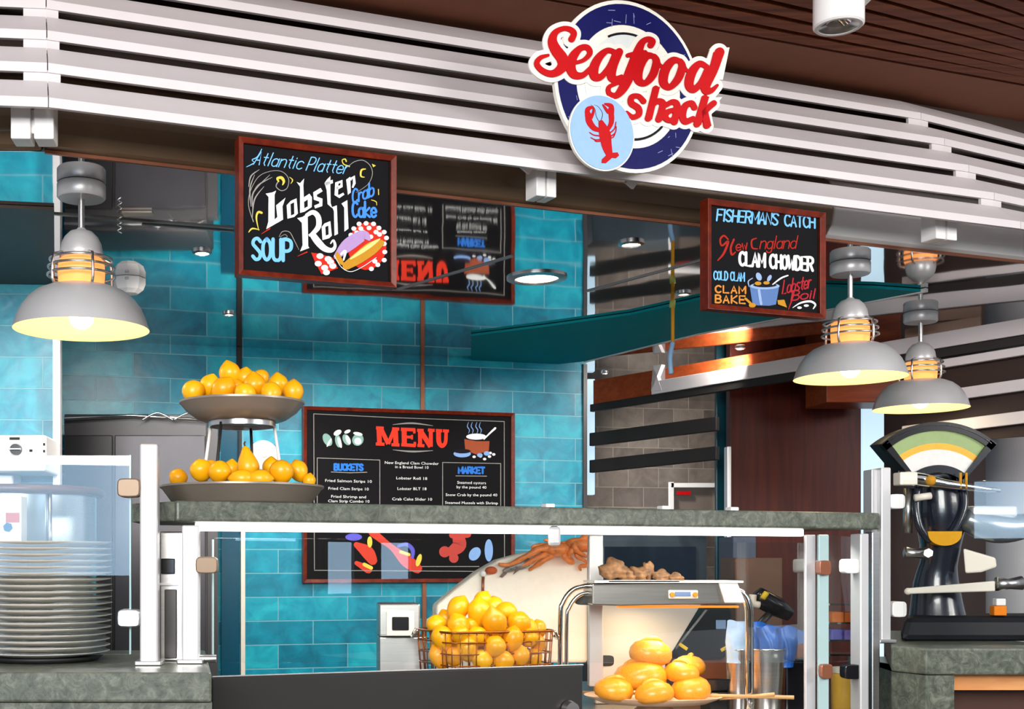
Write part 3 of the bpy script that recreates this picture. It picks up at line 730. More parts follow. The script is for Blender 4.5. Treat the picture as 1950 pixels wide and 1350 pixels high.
for p in ([(170, 600), (160, 450), (200, 330)], [(185, 620), (190, 480), (330, 330)], [(180, 700), (200, 540), (280, 430)], [(175, 520), (230, 420), (350, 350)], [(150, 430), (170, 340), (240, 285)]): b.ribbon(mb, p, [6, 12, 4], E1)
b.ribbon(mb, [(410, 860), (440, 815), (500, 820), (540, 890), (580, 970)], [4, 6, 6, 6, 3], E1); b.ribbon(mb, [(420, 860), (460, 840), (480, 860), (440, 870)], 4, E1)
b.ribbon(mb, [(1010, 250), (1060, 215), (1130, 205), (1190, 250), (1210, 320), (1180, 400), (1120, 450), (1070, 480)], [5, 6, 6, 6, 6, 5, 4, 3], E1)
obj('grey_flourish', mb, M['chalk_grey'], t)
mb = MB()
b.ribbon(mb, [(405, 385), (395, 360), (430, 355), (450, 385), (440, 415)], [14, 20, 26, 22, 10], E2); b.ribbon(mb, [(260, 655), (230, 650), (215, 700), (235, 805)], [20, 18, 14, 5], E2)
b.ribbon(mb, [(150, 820), (180, 790), (240, 800)], [8, 14, 5], E2); b.ribbon(mb, [(985, 215), (975, 195), (950, 205), (965, 240), (1015, 255)], [12, 10, 8, 10, 6], E2); b.ribbon(mb, [(1150, 280), (1115, 290), (1110, 340), (1140, 350)], [8, 16, 14, 6], E2)
b.poly(mb, [(1205, 235), (1240, 250), (1215, 265)], E2); b.ribbon(mb, [(1200, 545), (1240, 560), (1245, 590)], [6, 8, 4], E2); b.ribbon(mb, [(1260, 455), (1262, 500)], 8, E2); b.ribbon(mb, [(500, 350), (525, 375), (510, 405)], [4, 10, 4], E2)
obj('yellow_scrolls', mb, M['chalk_yellow'], t)
mb = MB()
b.ell(mb, 1165, 940, 165, 205, E1, rot=0.1); b.poly(mb, [(685, 995), (720, 1080), (775, 1180), (915, 1130), (870, 1040), (760, 1005)], E1); b.ribbon(mb, [(260, 835), (330, 790)], [4, 10], E1); b.ribbon(mb, [(570, 1025), (650, 990)], [4, 10], E1)
obj('red_checked_paper', mb, M['chalk_red'], t)
mb = MB()
for (x, y) in ((1095, 750), (1155, 745), (1218, 750), (1265, 785), (1050, 790), (1110, 790), (1180, 785), (1310, 820), (1025, 845), (1075, 825), (1130, 820), (1240, 820), (1330, 870), (1195, 860), (1270, 840), (1315, 990), (1310, 1060), (1255, 1100), (1200, 1135), (1310, 920), (1230, 1070)): b.ell(mb, x, y, 21, 19, E2)
for (x, y) in ((760, 1025), (830, 1050), (745, 1090), (800, 1125), (870, 1110), (815, 1165), (850, 1075)): b.ell(mb, x, y, 30, 24, E2)
obj('white_checks', mb, M['chalk_white'], t)
mb = MB()
b.ribbon(mb, [(900, 1030), (1000, 930), (1130, 850), (1180, 880)], [50, 110, 90, 30], E3); obj('lilac_filling', mb, paint('chalk_lilac', 178, 146, 196), t)
mb = MB()
b.ribbon(mb, [(985, 1110), (1090, 1040), (1200, 960), (1280, 915)], [70, 100, 110, 60], E4); b.ribbon(mb, [(905, 1000), (920, 1050), (950, 1090)], [20, 50, 30], E4); obj('roll_bread', mb, M['chalk_gold'], t)
mb = MB()
b.ribbon(mb, [(1020, 1050), (1110, 990), (1210, 920), (1270, 880)], [14, 34, 34, 10], E5); obj('roll_highlight', mb, paint('chalk_straw', 238, 214, 130), t)
mb = MB(); b.ribbon(mb, [(880, 1020), (940, 1120), (1020, 1160), (1120, 1120), (1240, 1040)], 5, E5); b.ribbon(mb, [(940, 1010), (975, 985), (960, 1060)], [20, 24, 14], E5); obj('roll_outline', mb, M['chalk_white'], t)

# ---------------------------------------------------------------- fishermans catch chalkboard
FBP = VPlane(3.10, MF)
t = framed_board('chalkboard', 'smaller chalkboard lettered Clam Chowder with a blue pot drawing', [(1343, 380), (1567, 406), (1567, 606), (1343, 592)], FBP, 0.016, 0.013, 'hanging chalkboards')
b = Board(FBP, 1320, 360, 5.0)
mb = MB(); b.write(mb, "FISHERMANS", (222, 300), (800, 343), 108, 17, E1, gap=.22, slant=.1); b.write(mb, 'CATCH', (870, 350), (1155, 372), 106, 17, E1, gap=.22); obj('blue_heading', mb, M['chalk_blue'], t)
mb = MB(); b.write(mb, 'CLAM', (440, 725), (680, 742), 125, 26, E1, gap=.3); b.write(mb, 'CHOWDER', (730, 750), (1135, 778), 125, 25, E1, gap=.22); obj('white_heading', mb, M['chalk_white'], t)
mb = MB(); b.ribbon(mb, [(330, 480), (290, 445), (255, 480), (270, 540), (330, 500), (290, 610), (232, 680)], [14, 18, 18, 16, 22, 22, 12], E1); b.ribbon(mb, [(385, 480), (355, 560), (365, 625), (400, 600)], [18, 20, 20, 10], E1)
b.write(mb, 'ew', (405, 590), (510, 575), 100, 12, E1); b.ribbon(mb, [(600, 470), (555, 490), (560, 560), (610, 570)], [10, 16, 16, 10], E1); b.write(mb, 'ngland', (630, 570), (970, 565), 120, 11, E1, slant=.2); obj('red_script', mb, paint('chalk_dim_red', 170, 40, 30), t)
mb = MB(); b.write(mb, 'COLD', (195, 862), (325, 868), 80, 13, E1, gap=.25); b.write(mb, 'CLAM', (355, 870), (485, 878), 80, 13, E1, gap=.25); obj('cold_clam_lettering', mb, M['chalk_blue'], t)
mb = MB(); b.write(mb, 'CLAM', (210, 985), (495, 995), 65, 16, E1, gap=.5); b.write(mb, 'BAKE', (210, 1080), (490, 1090), 70, 16, E1, gap=.5); obj('clam_bake_lettering', mb, M['chalk_orange'], t)
mb = MB(); b.write(mb, 'Lobster', (845, 1000), (1110, 940), 130, 13, E1, gap=.25, slant=.15); b.write(mb, 'Boil', (930, 1060), (1150, 1040), 90, 13, E1, gap=.25, slant=.2); b.ribbon(mb, [(960, 980), (935, 1060), (905, 1145)], [8, 14, 6], E1); obj('lobster_lettering', mb, paint('chalk_crimson', 176, 40, 50), t)
mb = MB(); b.ribbon(mb, [(945, 1130), (1020, 1085), (1110, 1070), (1160, 1100), (1140, 1140)], [6, 16, 20, 18, 10], E1); b.ell(mb, 1010, 1130, 22, 12, E1); b.ell(mb, 1075, 1110, 24, 12, E1); b.ribbon(mb, [(750, 910), (830, 850), (895, 825)], [10, 16, 12], E4); obj('white_swash', mb, M['chalk_white'], t)
mb = MB(); b.poly(mb, [(535, 930), (560, 1085), (600, 1108), (720, 1112), (785, 1100), (815, 930), (740, 955), (620, 955)], E2); obj('pot_body', mb, paint('pot_blue', 92, 124, 178), t)
mb = MB(); b.ell(mb, 677, 925, 142, 32, E3); b.ribbon(mb, [(620, 965), (640, 1095)], 26, E3); b.ribbon(mb, [(528, 930), (520, 880), (560, 850)], [8, 12, 8], E3); b.ell(mb, 620, 835, 26, 40, E3, rot=-0.4); b.ell(mb, 720, 850, 18, 34, E3, rot=.5); obj('pot_rim', mb, paint('pot_pale_blue', 150, 176, 214), t)
mb = MB(); b.ell(mb, 677, 915, 112, 22, E4); obj('pot_inside', mb, M['ink'], t)
mb = MB(); b.ell(mb, 610, 900, 32, 18, E5); b.ell(mb, 690, 895, 30, 16, E5); b.ell(mb, 555, 1108, 34, 22, E5); b.ribbon(mb, [(490, 1045), (540, 1090)], 22, E5); b.poly(mb, [(795, 1060), (860, 1055), (885, 1130), (800, 1100)], E5); obj('clams', mb, M['chalk_gold'], t)

# ---------------------------------------------------------------- menu board on the back wall
MP = WALL.off(0.028)
t = framed_board('menu_board', 'wide black board headed MENU in red on the turquoise wall', [(577, 771), (979, 789), (979, 1112), (577, 1106)], MP, 0.018, 0.012, th=0.022)
b = Board(MP, 560, 760, 3.75)
mb = MB()
# MENU, slab serif
def slab(pts, w_): b.ribbon(mb, pts, w_, E1, smooth=False, caps=False)
slab([(605, 200), (610, 325)], 34); slab([(585, 205), (640, 207)], 22); slab([(583, 320), (645, 322)], 22); slab([(618, 205), (672, 320)], 30); slab([(672, 320), (715, 215)], 26); slab([(722, 205), (728, 330)], 36); slab([(700, 212), (750, 214)], 22); slab([(695, 325), (752, 328)], 22)
slab([(785, 212), (787, 330)], 36); slab([(762, 215), (865, 219)], 24); slab([(765, 325), (868, 332)], 24); slab([(800, 270), (845, 272)], 20); slab([(858, 215), (858, 245)], 18); slab([(862, 305), (862, 333)], 18); slab([(842, 255), (842, 288)], 14)
slab([(898, 220), (900, 335)], 28); slab([(878, 222), (925, 224)], 22); slab([(880, 330), (930, 333)], 22); slab([(900, 222), (975, 340)], 34); slab([(976, 222), (976, 340)], 28); slab([(955, 220), (1003, 224)], 22)
b.ribbon(mb, [(1032, 220), (1033, 300), (1050, 332), (1068, 328), (1082, 300), (1085, 222)], [34, 34, 30, 28, 26, 24], E1, caps=False); slab([(1012, 224), (1056, 226)], 22); slab([(1062, 226), (1105, 228)], 22)
obj('menu_heading', mb, M['menu_red'], t)
mb = MB()
for pts in ([(140, 105), (700, 132), (1500, 160)], [(1500, 160), (1502, 1225)], [(165, 420), (610, 435)], [(165, 420), (165, 760)], [(612, 435), (612, 760)], [(1060, 452), (1475, 460)], [(1060, 452), (1060, 760)], [(1475, 460), (1475, 760)], [(265, 520), (400, 526), (520, 522)], [(1155, 548), (1375, 550)], [(140, 105), (145, 1215)], [(910, 1195), (1320, 1195)], [(145, 1222), (1320, 1230)]):
    b.ribbon(mb, pts, 5, E1, smooth=False)
b.ribbon(mb, [(705, 182), (840, 172), (990, 190)], [3, 12, 3], E1); b.ribbon(mb, [(705, 362), (840, 374), (990, 368)], [3, 12, 3], E1)
obj('chalk_rules', mb, M['chalk_grey'], t)
mb = MB()
for s_, p0, p1, h_ in (('Fried Salmon Strips 10', (222, 590), (555, 598), 20), ('Fried Clam Strips 10', (245, 646), (533, 652), 20), ('Fried Shrimp and', (265, 704), (513, 708), 20), ('Clam Strip Combo 10', (243, 736), (538, 740), 20),
    ('New England Clam Chowder', (648, 462), (1032, 470), 20), ('in a Bread Bowl 10', (722, 492), (960, 498), 20), ('Lobster Roll 18', (730, 572), (950, 577), 20), ('Lobster BLT 18', (738, 648), (945, 650), 20), ('Crab Cake Slider 10', (700, 722), (985, 725), 20),
    ('Steamed oysters', (1165, 604), (1370, 608), 20), ('by the pound 40', (1160, 636), (1373, 640), 20), ('Snow Crab by the pound 40', (1082, 692), (1450, 694), 20), ('Steamed Mussels with Shrimp', (1078, 748), (1455, 752), 20)):
    type_line(b, mb, s_, p0, p1, h_, E1)
obj('menu_lines', mb, M['chalk_white'], t)
mb = MB()
for s_, p0, p1 in (('BUCKETS', (288, 506), (490, 508)), ('MARKET', (1175, 528), (1358, 530))): b.write(mb, s_, p0, p1, 42, 14, E1, gap=.3)
obj('blue_headings', mb, M['menu_blue'], t)
mb = MB()   # shells, upper left
for x, y, rx, ry, r in ((238, 290, 30, 48, -.5), (315, 300, 22, 46, -.2), (375, 290, 26, 42, -.5), (455, 290, 40, 44, .5)): b.ell(mb, x, y, rx, ry, E1, rot=r)
obj('oyster_shells', mb, M['sea_green'], t)
mb = MB()
for x, y, rx, ry, r in ((310, 240, 30, 18, -.5), (380, 232, 24, 12, -.4), (455, 248, 34, 12, .2), (325, 310, 12, 40, -.3), (385, 290, 14, 34, -.4), (455, 300, 26, 24, .4), (250, 310, 8, 34, .5)): b.ell(mb, x, y, rx, ry, E2, rot=r)
b.ell(mb, 1300, 268, 72, 22, E2); b.ribbon(mb, [(1355, 285), (1395, 245), (1435, 208)], [10, 12, 16], E3)
for x, y in ((1285, 412), (1330, 408), (1360, 428), (1400, 385), (1425, 395), (1395, 410)): b.ell(mb, x, y, 12, 9, E2)
obj('white_highlights', mb, M['chalk_white'], t)
mb = MB(); b.poly(mb, [(1215, 285), (1222, 365), (1300, 395), (1390, 370), (1395, 300), (1300, 300)], E1); obj('soup_pot_drawing', mb, M['brick_paint'], t)
mb = MB(); b.ell(mb, 1200, 390, 62, 26, E2); b.ell(mb, 1325, 400, 20, 14, E3); b.ell(mb, 1375, 388, 22, 16, E3)
for x in (1245, 1272, 1305, 1330): b.ribbon(mb, [(x, 165), (x - 8, 195), (x + 6, 220), (x, 245)], [3, 6, 6, 3], E1)
b.ell(mb, 1290, 1105, 38, 52, E1, rot=.6); b.ell(mb, 1390, 1080, 30, 80, E1); obj('blue_shells', mb, paint('shell_blue', 132, 168, 220), t)
mb = MB(); b.ell(mb, 1200, 372, 60, 16, E3); obj('dish_inside', mb, M['ink'], t)
mb = MB()   # lobsters and vegetables along the bottom
b.ribbon(mb, [(445, 1040), (520, 1090), (560, 1150)], [40, 90, 70], E1); b.ribbon(mb, [(560, 950), (620, 1000), (700, 1060), (800, 1150), (880, 1210)], [60, 50, 40, 90, 70], E1); b.ribbon(mb, [(445, 1170), (530, 1215)], [30, 60], E1); obj('lobster_claws_drawing', mb, paint('lobster_red', 206, 66, 50), t)
mb = MB(); b.ribbon(mb, [(1160, 960), (1180, 1040), (1120, 1090)], [70, 100, 70], E1); b.ell(mb, 1075, 1090, 40, 40, E1); b.ell(mb, 1140, 1135, 34, 34, E1); b.ribbon(mb, [(1130, 970), (1240, 965)], 50, E1); obj('lobster_tail_drawing', mb, paint('lobster_dark_red', 184, 70, 62), t)
mb = MB(); b.ribbon(mb, [(745, 1050), (800, 1035), (845, 1075), (845, 1130)], [20, 26, 30, 20], E2); b.ell(mb, 425, 985, 60, 26, E2); obj('mussel_drawing', mb, paint('mussel_purple', 96, 92, 196), t)
mb = MB(); b.ell(mb, 890, 1150, 18, 46, E2, rot=.3); b.ell(mb, 540, 1020, 18, 40, E2); b.ribbon(mb, [(500, 1180), (550, 1205)], 26, E2); b.ribbon(mb, [(760, 1090), (820, 1110)], 22, E2); obj('lemon_wedge_drawing', mb, M['chalk_yellow'], t)

# ---------------------------------------------------------------- shop sign on the awning
SP = VPlane(2.985, MF)
t = thing('shop_sign', 'round navy Seafood shack sign with a red lobster on the awning', 'sign', SP.hit(1195, 320))
b = Board(SP, 980, 0, 3.3745)
Fz = 0.0085
def solid(name, fn, m, e0, e1):
    mb = MB(); fn(mb, e0, e1); return obj(name, mb, m, t)
RC = (728, 562)          # ring centre in crop pixels (circle in the sign plane)
c0 = SP.hit(980 + RC[0] / 3.3745, RC[1] / 3.3745)
Rm = 0.2235
def disc(mb, c, r, e0, e1, n=64):
    q = [c + SP.d * r * math.cos(2 * math.pi * i / n) + Vector((0, 0, r * math.sin(2 * math.pi * i / n))) for i in range(n)]
    return mb.hull([p + SP.n * e0 for p in q], [p + SP.n * e1 for p in q])
def annulus(mb, c, r0, r1, e, a0=0, a1=360, n=64, e0=None):
    k_ = [math.radians(a0 + (a1 - a0) * i / n) for i in range(n + 1)]
    for i in range(n):
        q = [c + SP.d * r * math.cos(a) + Vector((0, 0, r * math.sin(a))) for r, a in ((r0, k_[i]), (r1, k_[i]), (r1, k_[i + 1]), (r0, k_[i + 1]))]
        mb.hull([p + SP.n * (e0 if e0 is not None else e - 0.002) for p in q], [p + SP.n * e for p in q])
    return mb
obj('backing_disc', disc(MB(), c0, Rm, -0.008, 0.004), M['sign_white'], t)
ring_o = obj('navy_ring', annulus(MB(), c0, Rm * 0.715, Rm * 0.955, 0.006), M['sign_navy'], t)
inner_o = obj('inner_disc', disc(MB(), c0, Rm * 0.60, 0.004, 0.006), M['sign_pearl'], t)
mb = MB()
for a0, a1 in ((70, 118), (52, 58), (168, 176), (262, 318)): annulus(mb, c0, Rm * 0.60, Rm * 0.625, 0.0075, a0, a1, 12)
obj('thin_black_ring', mb, M['ink'], inner_o)
mb = MB(); rnd = random.Random(3)
for _ in range(34):
    a = rnd.uniform(0, 2 * math.pi); r = rnd.uniform(.74, .93) * Rm; p = c0 + SP.d * r * math.cos(a) + Vector((0, 0, r * math.sin(a))); ln = rnd.uniform(.002, .012); an = rnd.uniform(0, 3.14); dd = (SP.d * math.cos(an) + Vector((0, 0, math.sin(an)))) * ln; nn = (SP.d * -math.sin(an) + Vector((0, 0, math.cos(an)))) * 0.0007
    mb.add([p - dd - nn + SP.n * .0065, p + dd - nn + SP.n * .0065, p + dd + nn + SP.n * .0065, p - dd + nn + SP.n * .0065], [(0, 1, 2, 3)])
obj('scuff_marks', mb, paint('scuff_pale', 150, 156, 200), ring_o)
seafood = [
 ([(352, 262), (366, 225), (340, 200), (295, 195), (245, 222), (228, 275), (250, 330), (290, 385), (296, 430), (262, 470), (215, 484), (160, 462), (128, 420), (150, 382), (200, 366)], [34, 30, 28, 26, 34, 48, 58, 62, 58, 46, 36, 30, 28, 24, 14]),
 ([(372, 415), (430, 395), (468, 352), (450, 316), (405, 322), (360, 375), (345, 440), (368, 490), (420, 494), (468, 452), (500, 410)], [18, 22, 28, 30, 34, 48, 52, 44, 32, 24, 18]),
 ([(625, 345), (580, 335), (530, 375), (496, 440), (498, 500), (540, 502), (590, 440), (630, 360)], [26, 30, 42, 50, 46, 34, 26, 30]),
 ([(655, 345), (618, 430), (606, 500), (632, 520), (670, 500)], [42, 46, 46, 36, 18]),
 ([(858, 300), (868, 276), (840, 262), (802, 285), (770, 360), (735, 455), (690, 560), (640, 622), (594, 612), (590, 570), (640, 545), (700, 520)], [34, 34, 28, 36, 52, 58, 52, 34, 26, 22, 20, 16]),
 ([(712, 366), (770, 352), (822, 345)], [22, 24, 20]),
 ([(880, 372), (830, 372), (785, 440), (778, 520), (820, 545), (872, 490), (895, 410), (880, 372), (918, 430), (950, 440)], [22, 40, 50, 46, 32, 42, 40, 24, 18, 14]),
 ([(1048, 402), (998, 400), (950, 462), (940, 540), (980, 570), (1034, 515), (1060, 440), (1048, 402), (1086, 460), (1118, 468)], [22, 40, 50, 46, 32, 42, 40, 24, 18, 14]),
 ([(1218, 440), (1170, 420), (1122, 475), (1104, 550), (1132, 585), (1180, 540), (1222, 450)], [26, 34, 48, 48, 38, 30, 28]),
 ([(1300, 345), (1258, 460), (1212, 555), (1214, 592), (1248, 590), (1284, 558)], [50, 50, 50, 42, 28, 14]),
]
shack = [
 ([(812, 660), (780, 628), (738, 632), (734, 672), (778, 704), (782, 744), (742, 762), (702, 738)], [34, 30, 34, 38, 38, 36, 32, 32]),
 ([(890, 580), (842, 770)], 40), ([(868, 690), (900, 660), (935, 672), (928, 720), (910, 775)], [26, 34, 40, 40, 40]),
 ([(958, 684), (1000, 664), (1028, 690), (1010, 792)], [30, 34, 40, 40]), ([(1018, 712), (968, 728), (950, 760), (980, 784), (1010, 760)], [24, 34, 38, 30, 22]),
 ([(1138, 700), (1120, 672), (1080, 690), (1062, 750), (1080, 790), (1128, 772)], [36, 34, 40, 42, 38, 34]),
 ([(1205, 640), (1155, 806)], 42), ([(1262, 672), (1190, 734)], [36, 34]), ([(1202, 722), (1218, 814)], [38, 42]),
]
mb = blob(b, seafood, 34, 7, 0.004, Fz)
m2 = blob(b, shack, 27, 7, 0.004, Fz - .0004); mb.add(m2.v, m2.f)
b.poly(mb, [(1245, 318), (1368, 312), (1325, 520), (1270, 520), (1220, 440)], 0.004, Fz - .0002); b.poly(mb, [(1260, 634), (1322, 630), (1250, 720), (1236, 832), (1130, 826)], 0.004, Fz - .0006)
let_o = obj('letter_backing', mb, M['sign_white'], t)
mb = blob(b, [(p_, [q_ * 1.12 + 3 for q_ in w_]) for p_, w_ in seafood], 0, 4.5, Fz + .0006, Fz + .004)
b.poly(mb, [(1262, 345), (1328, 338), (1300, 420), (1240, 430)], Fz + .0008, Fz + .0041)
obj('script_lettering', mb, M['sign_red'], let_o)
mb = blob(b, [(p_, [q_ * 1.06 for q_ in w_] if isinstance(w_, list) else w_ * 1.0) for p_, w_ in shack], 0, 4.5, Fz + .0006, Fz + .004)
for p_ in ([(874, 572), (916, 568), (866, 776), (824, 772)], [(1188, 632), (1232, 630), (1180, 812), (1136, 806)], [(1240, 664), (1282, 668), (1206, 752), (1184, 724)], [(1184, 730), (1222, 716), (1246, 818), (1196, 812)]): b.poly(mb, p_, Fz + .0008, Fz + .0042)
obj('block_lettering', mb, M['sign_red'], let_o)
c1 = SP.hit(980 + 545 / 3.3745, 862 / 3.3745)
obj('lobster_disc_rim', disc(MB(), c1, 0.0985, 0.004, 0.012), M['sign_white'], t)
lob_o = obj('lobster_disc', disc(MB(), c1, 0.0945, 0.010, 0.014), M['sign_sky'], t)
mb = MB(); e = 0.0155
b.ribbon(mb, [(535, 800), (558, 870), (572, 950), (590, 1010)], [34, 72, 62, 40], 0.013, e); b.poly(mb, [(582, 995), (640, 990), (650, 1010), (630, 1028), (605, 1025), (565, 1060), (538, 1058), (540, 1035)], 0.013, e)
b.ribbon(mb, [(535, 850), (490, 835), (458, 790), (452, 745)], [24, 34, 40, 34], 0.013, e); b.ribbon(mb, [(446, 760), (450, 715), (480, 700)], [26, 30, 16], 0.013, e); b.ribbon(mb, [(470, 770), (486, 730), (484, 702)], [22, 16, 6], 0.013, e)
b.ribbon(mb, [(575, 850), (600, 800), (600, 745), (592, 715)], [22, 30, 34, 26], 0.013, e); b.ribbon(mb, [(606, 740), (598, 695), (560, 680)], [24, 30, 12], 0.013, e); b.ribbon(mb, [(580, 735), (560, 705), (545, 685)], [18, 16, 6], 0.013, e)
for p in ([(540, 885), (490, 880), (460, 862)], [(545, 905), (500, 910), (468, 895)], [(548, 915), (505, 920), (490, 905)], [(585, 870), (620, 840), (630, 795)], [(590, 890), (625, 865), (632, 825)], [(592, 900), (615, 890), (630, 850)]): b.ribbon(mb, p, [9, 7, 4], 0.013, e)
obj('lobster_emblem', mb, M['sign_red'], lob_o)
mb = MB(); b.ribbon(mb, [(530, 805), (505, 760), (495, 710), (470, 685)], [4, 4, 3, 2], 0.0142); b.ribbon(mb, [(530, 800), (545, 745), (520, 700), (490, 685)], [4, 4, 3, 2], 0.0142); obj('lobster_antennae', mb, M['ink'], lob_o)
mb = MB(); p = SP.hit(1160, 250); q_ = SP.hit(1260, 120)
for v in (p, q_): mb.box((v - SP.n * 0.07), (0.03, 0.12, 0.03), SP.ang)
obj('mounting_arm', mb, M['steel'], t)
# ================================================================== LAMPS
def make_pendant(loc, label):
    x, y = loc.x, loc.y; t = thing('pendant_lamp', label, 'lamp', (x, y, CEIL), 'grey dome pendant lamps with ring cages')
    Z = lambda d: CEIL - d
    c = lambda d: (x, y, Z(d))
    obj('ceiling_canopy', MB().lathe([(0, -.001), (.062, -.001), (.064, -.005), (.064, -.036), (.060, -.041), (0, -.041)], c(0), 48), M['lamp_grey'], t, True, auto=40)
    obj('rod', MB().cyl(c(.04), c(.13), .0085, seg=20), M['steel'], t, True, auto=40)
    dome = [(.011, -.118), (.013, -.122), (.03, -.128), (.044, -.142), (.053, -.160), (.057, -.182), (.057, -.198), (.053, -.200)]
    obj('dome_cap', MB().lathe(dome, c(0), 48), M['lamp_grey'], t, True)
    obj('glass_neck', MB().lathe([(.05, -.196), (.060, -.205), (.062, -.235), (.060, -.268), (.052, -.276)], c(0), 40), M['warm'], t, True)
    g = MB()
    for d, r in ((.202, .082), (.222, .086), (.243, .088)):
        g.tube([(x + r * math.cos(a), y + r * math.sin(a), Z(d)) for a in [2 * math.pi * i / 40 for i in range(40)]], .0036, 8, True)
    obj('cage_rings', g, M['steel'], t, True)
    for a in (-1.05, 0.6, 2.2, 3.9):
        g = MB().tube([(x + r * math.cos(a), y + r * math.sin(a), Z(d)) for d, r in ((.190, .058), (.198, .084), (.225, .088), (.262, .089), (.276, .082))], .004, 8)
        obj('cage_bar', g, M['steel'], t, True)
    outer = [(.070, -.272), (.090, -.276), (.118, -.288), (.140, -.306), (.158, -.330), (.170, -.356), (.177, -.380), (.179, -.386)]
    sh = obj('shade', MB().lathe(outer, c(0), 64), M['lamp_grey'], t, True)
    inner = [(r - .003, z - .002) for r, z in outer]; inner[-1] = (.1786, -.3862)
    obj('shade_lining', MB().lathe(inner, c(0), 64), M['shade_in'], sh, True)
    so = obj('bulb_socket', MB().cyl(c(.27), c(.33), .02, seg=20), M['cream'], t, True, auto=40)
    obj('bulb', MB().ball(c(.352), .033, 24, 14), M['bulb'], so, True)
    point('pendant_light', (x, y, Z(.41)), 1.1, (1, 0.82, 0.58), 0.05)
    return t
PEND = [(155, 350, 'large grey dome lamp hanging at the left before the dark cabinet'), (1619, 500, 'grey dome lamp hanging right of the catch chalkboard, nearer of two'), (1753, 595, 'smallest grey dome lamp hanging farthest back above the black scale')]
for x, y, lb in PEND: make_pendant(PH(x, y, CEIL), lb)

def downlight(x, y, r, label, kind='small'):
    p = PH(x, y, CEIL); t = thing('downlight', label, 'ceiling light', (p.x, p.y, CEIL), 'recessed ceiling downlights')
    obj('trim_ring', MB().lathe([(r, 0), (r, -.006), (r * .74, -.010), (r * .70, -.004), (r * .70, 0)], p, 36), M['steel'], t, True, auto=40)
    obj('light_disc', MB().lathe([(0, -.004), (r * .72, -.004), (r * .72, -.001), (0, -.001)], p, 32), M['down'], t)
DL = [(1022, 528, .105, 'large round downlight in the ceiling right of the reflected menu'), (385, 478, .032, 'small downlight in the dark ceiling left of the lobster chalkboard'), (436, 596, .026, 'small downlight above the turquoise tiles under the lobster chalkboard'),
      (42, 425, .035, 'small downlight at the far left above the grey lamp'), (966, 632, .022, 'small downlight on the left end of the painted teal reflection'), (1060, 657, .022, 'small downlight on the lower edge of the painted teal reflection'),
      (1124, 625, .020, 'left of two close downlights on the painted teal reflection'), (1184, 630, .020, 'right of two close downlights on the painted teal reflection'), (1202, 462, .040, 'small downlight in the dark ceiling near its front edge left of the catch board'), (1302, 557, .028, 'small downlight at the ceiling beside the yellow hanging rod'),
      (1410, 661, .024, 'small downlight in front of the red brown column'), (1152, 708, .020, 'small added downlight brightening the grey tiles beside the turquoise wall corner'), (995, 654, .016, 'tiny downlight between two others on the painted teal reflection')]  # the one by the wall corner is added to brighten the grey tiles
for d_ in DL: downlight(*d_)
# light of the downlights over tiles and case, plus one added wash without a fitting
def wash(x, y, tx, ty, tz, power, ang=110):
    p = PH(x, y, CEIL); spot('ceiling_wash', (p.x, p.y, CEIL - .03), (p.x + tx, p.y + ty, tz), power * .46, (1, .95, .88), ang, .05)
wash(1022, 528, .1, .9, 1.2, 55); wash(436, 596, .1, .6, 1.0, 60); wash(385, 478, -.1, 1.3, 1.0, 75); wash(42, 425, -.2, .9, 1.0, 30); wash(700, 575, .0, .9, 1.1, 70)  # the last of these has no downlight, added to brighten the tiles
wash(1202, 462, .3, 1.2, 1.0, 24, 70); wash(1152, 708, 1.1, .9, 1.5, 105, 90); wash(1410, 661, -.45, 1.4, 1.5, 50, 120); wash(1060, 657, -.1, .6, 1.2, 10)
# white dome and small tag on the ceiling near the left lamp
p = PH(246, 530, CEIL)
t = thing('ceiling_dome', 'white dome on the mirrored ceiling just right of the left lamp', 'sensor', (p.x, p.y, CEIL))
obj('dome', MB().lathe([(.058, -.001), (.058, -.022), (.05, -.042), (.032, -.055), (0, -.060)], p, 8), M['white'], t)
obj('centre_hole', MB().ball(p + Vector((0, -.052, -.012)), .008, 12, 8), M['lamp_grey'], t, True)
p = PH(262, 404, CEIL)
t = thing('ceiling_tag', 'small pale oblong tag on the dark ceiling right of the left lamp', 'tag', (p.x, p.y, CEIL))
obj('plate', MB().box(p + Vector((0, 0, -.004)), (.085, .04, .006)), M['cream'], t)
obj('chain', MB().tube(cat([PH(228, 410, CEIL) + Vector((0, 0, -.002))] + [PH(228, 410, CEIL) + Vector((.006 * (-1) ** i, 0, -.008 * i - .004)) for i in range(7)], 4), .0022, 6), M['chrome'], t, True)
# white spotlight at the top right
p = P(1597, 30, 3.0); sr = 0.0575
zt = ZW; zb = P(1597, 52, 3.0).z
t = thing('spotlight', 'white cylinder spotlight hanging from the dark slatted ceiling', 'lamp', (p.x, p.y, zt))
obj('body', MB().lathe([(0, zt - zb), (sr, zt - zb), (sr, 0.004), (sr - .004, 0), (sr - .012, 0), (sr - .014, .03), (0, .03)], (p.x, p.y, zb), 48), M['white'], t, True, auto=40)
obj('lens_ring', MB().lathe([(sr - .012, .002), (sr - .028, .012), (sr - .030, .020), (sr - .012, .02)], (p.x, p.y, zb), 40), M['steel'], t, True)
obj('reflector', MB().lathe([(sr - .029, .012), (.012, .024), (0, .024)], (p.x, p.y, zb), 24), M['chrome'], t, True)
obj('side_bracket', MB().box((p.x + sr + .004, p.y - .01, zb + .14), (.016, .05, .17)), M['white'], t, bevel=.004)
obj('pivot_screw', MB().cyl((p.x + .028, p.y - sr + .012, zb + .055), (p.x + .034, p.y - sr - .004, zb + .055), .009, seg=16), M['black_matt'], t)

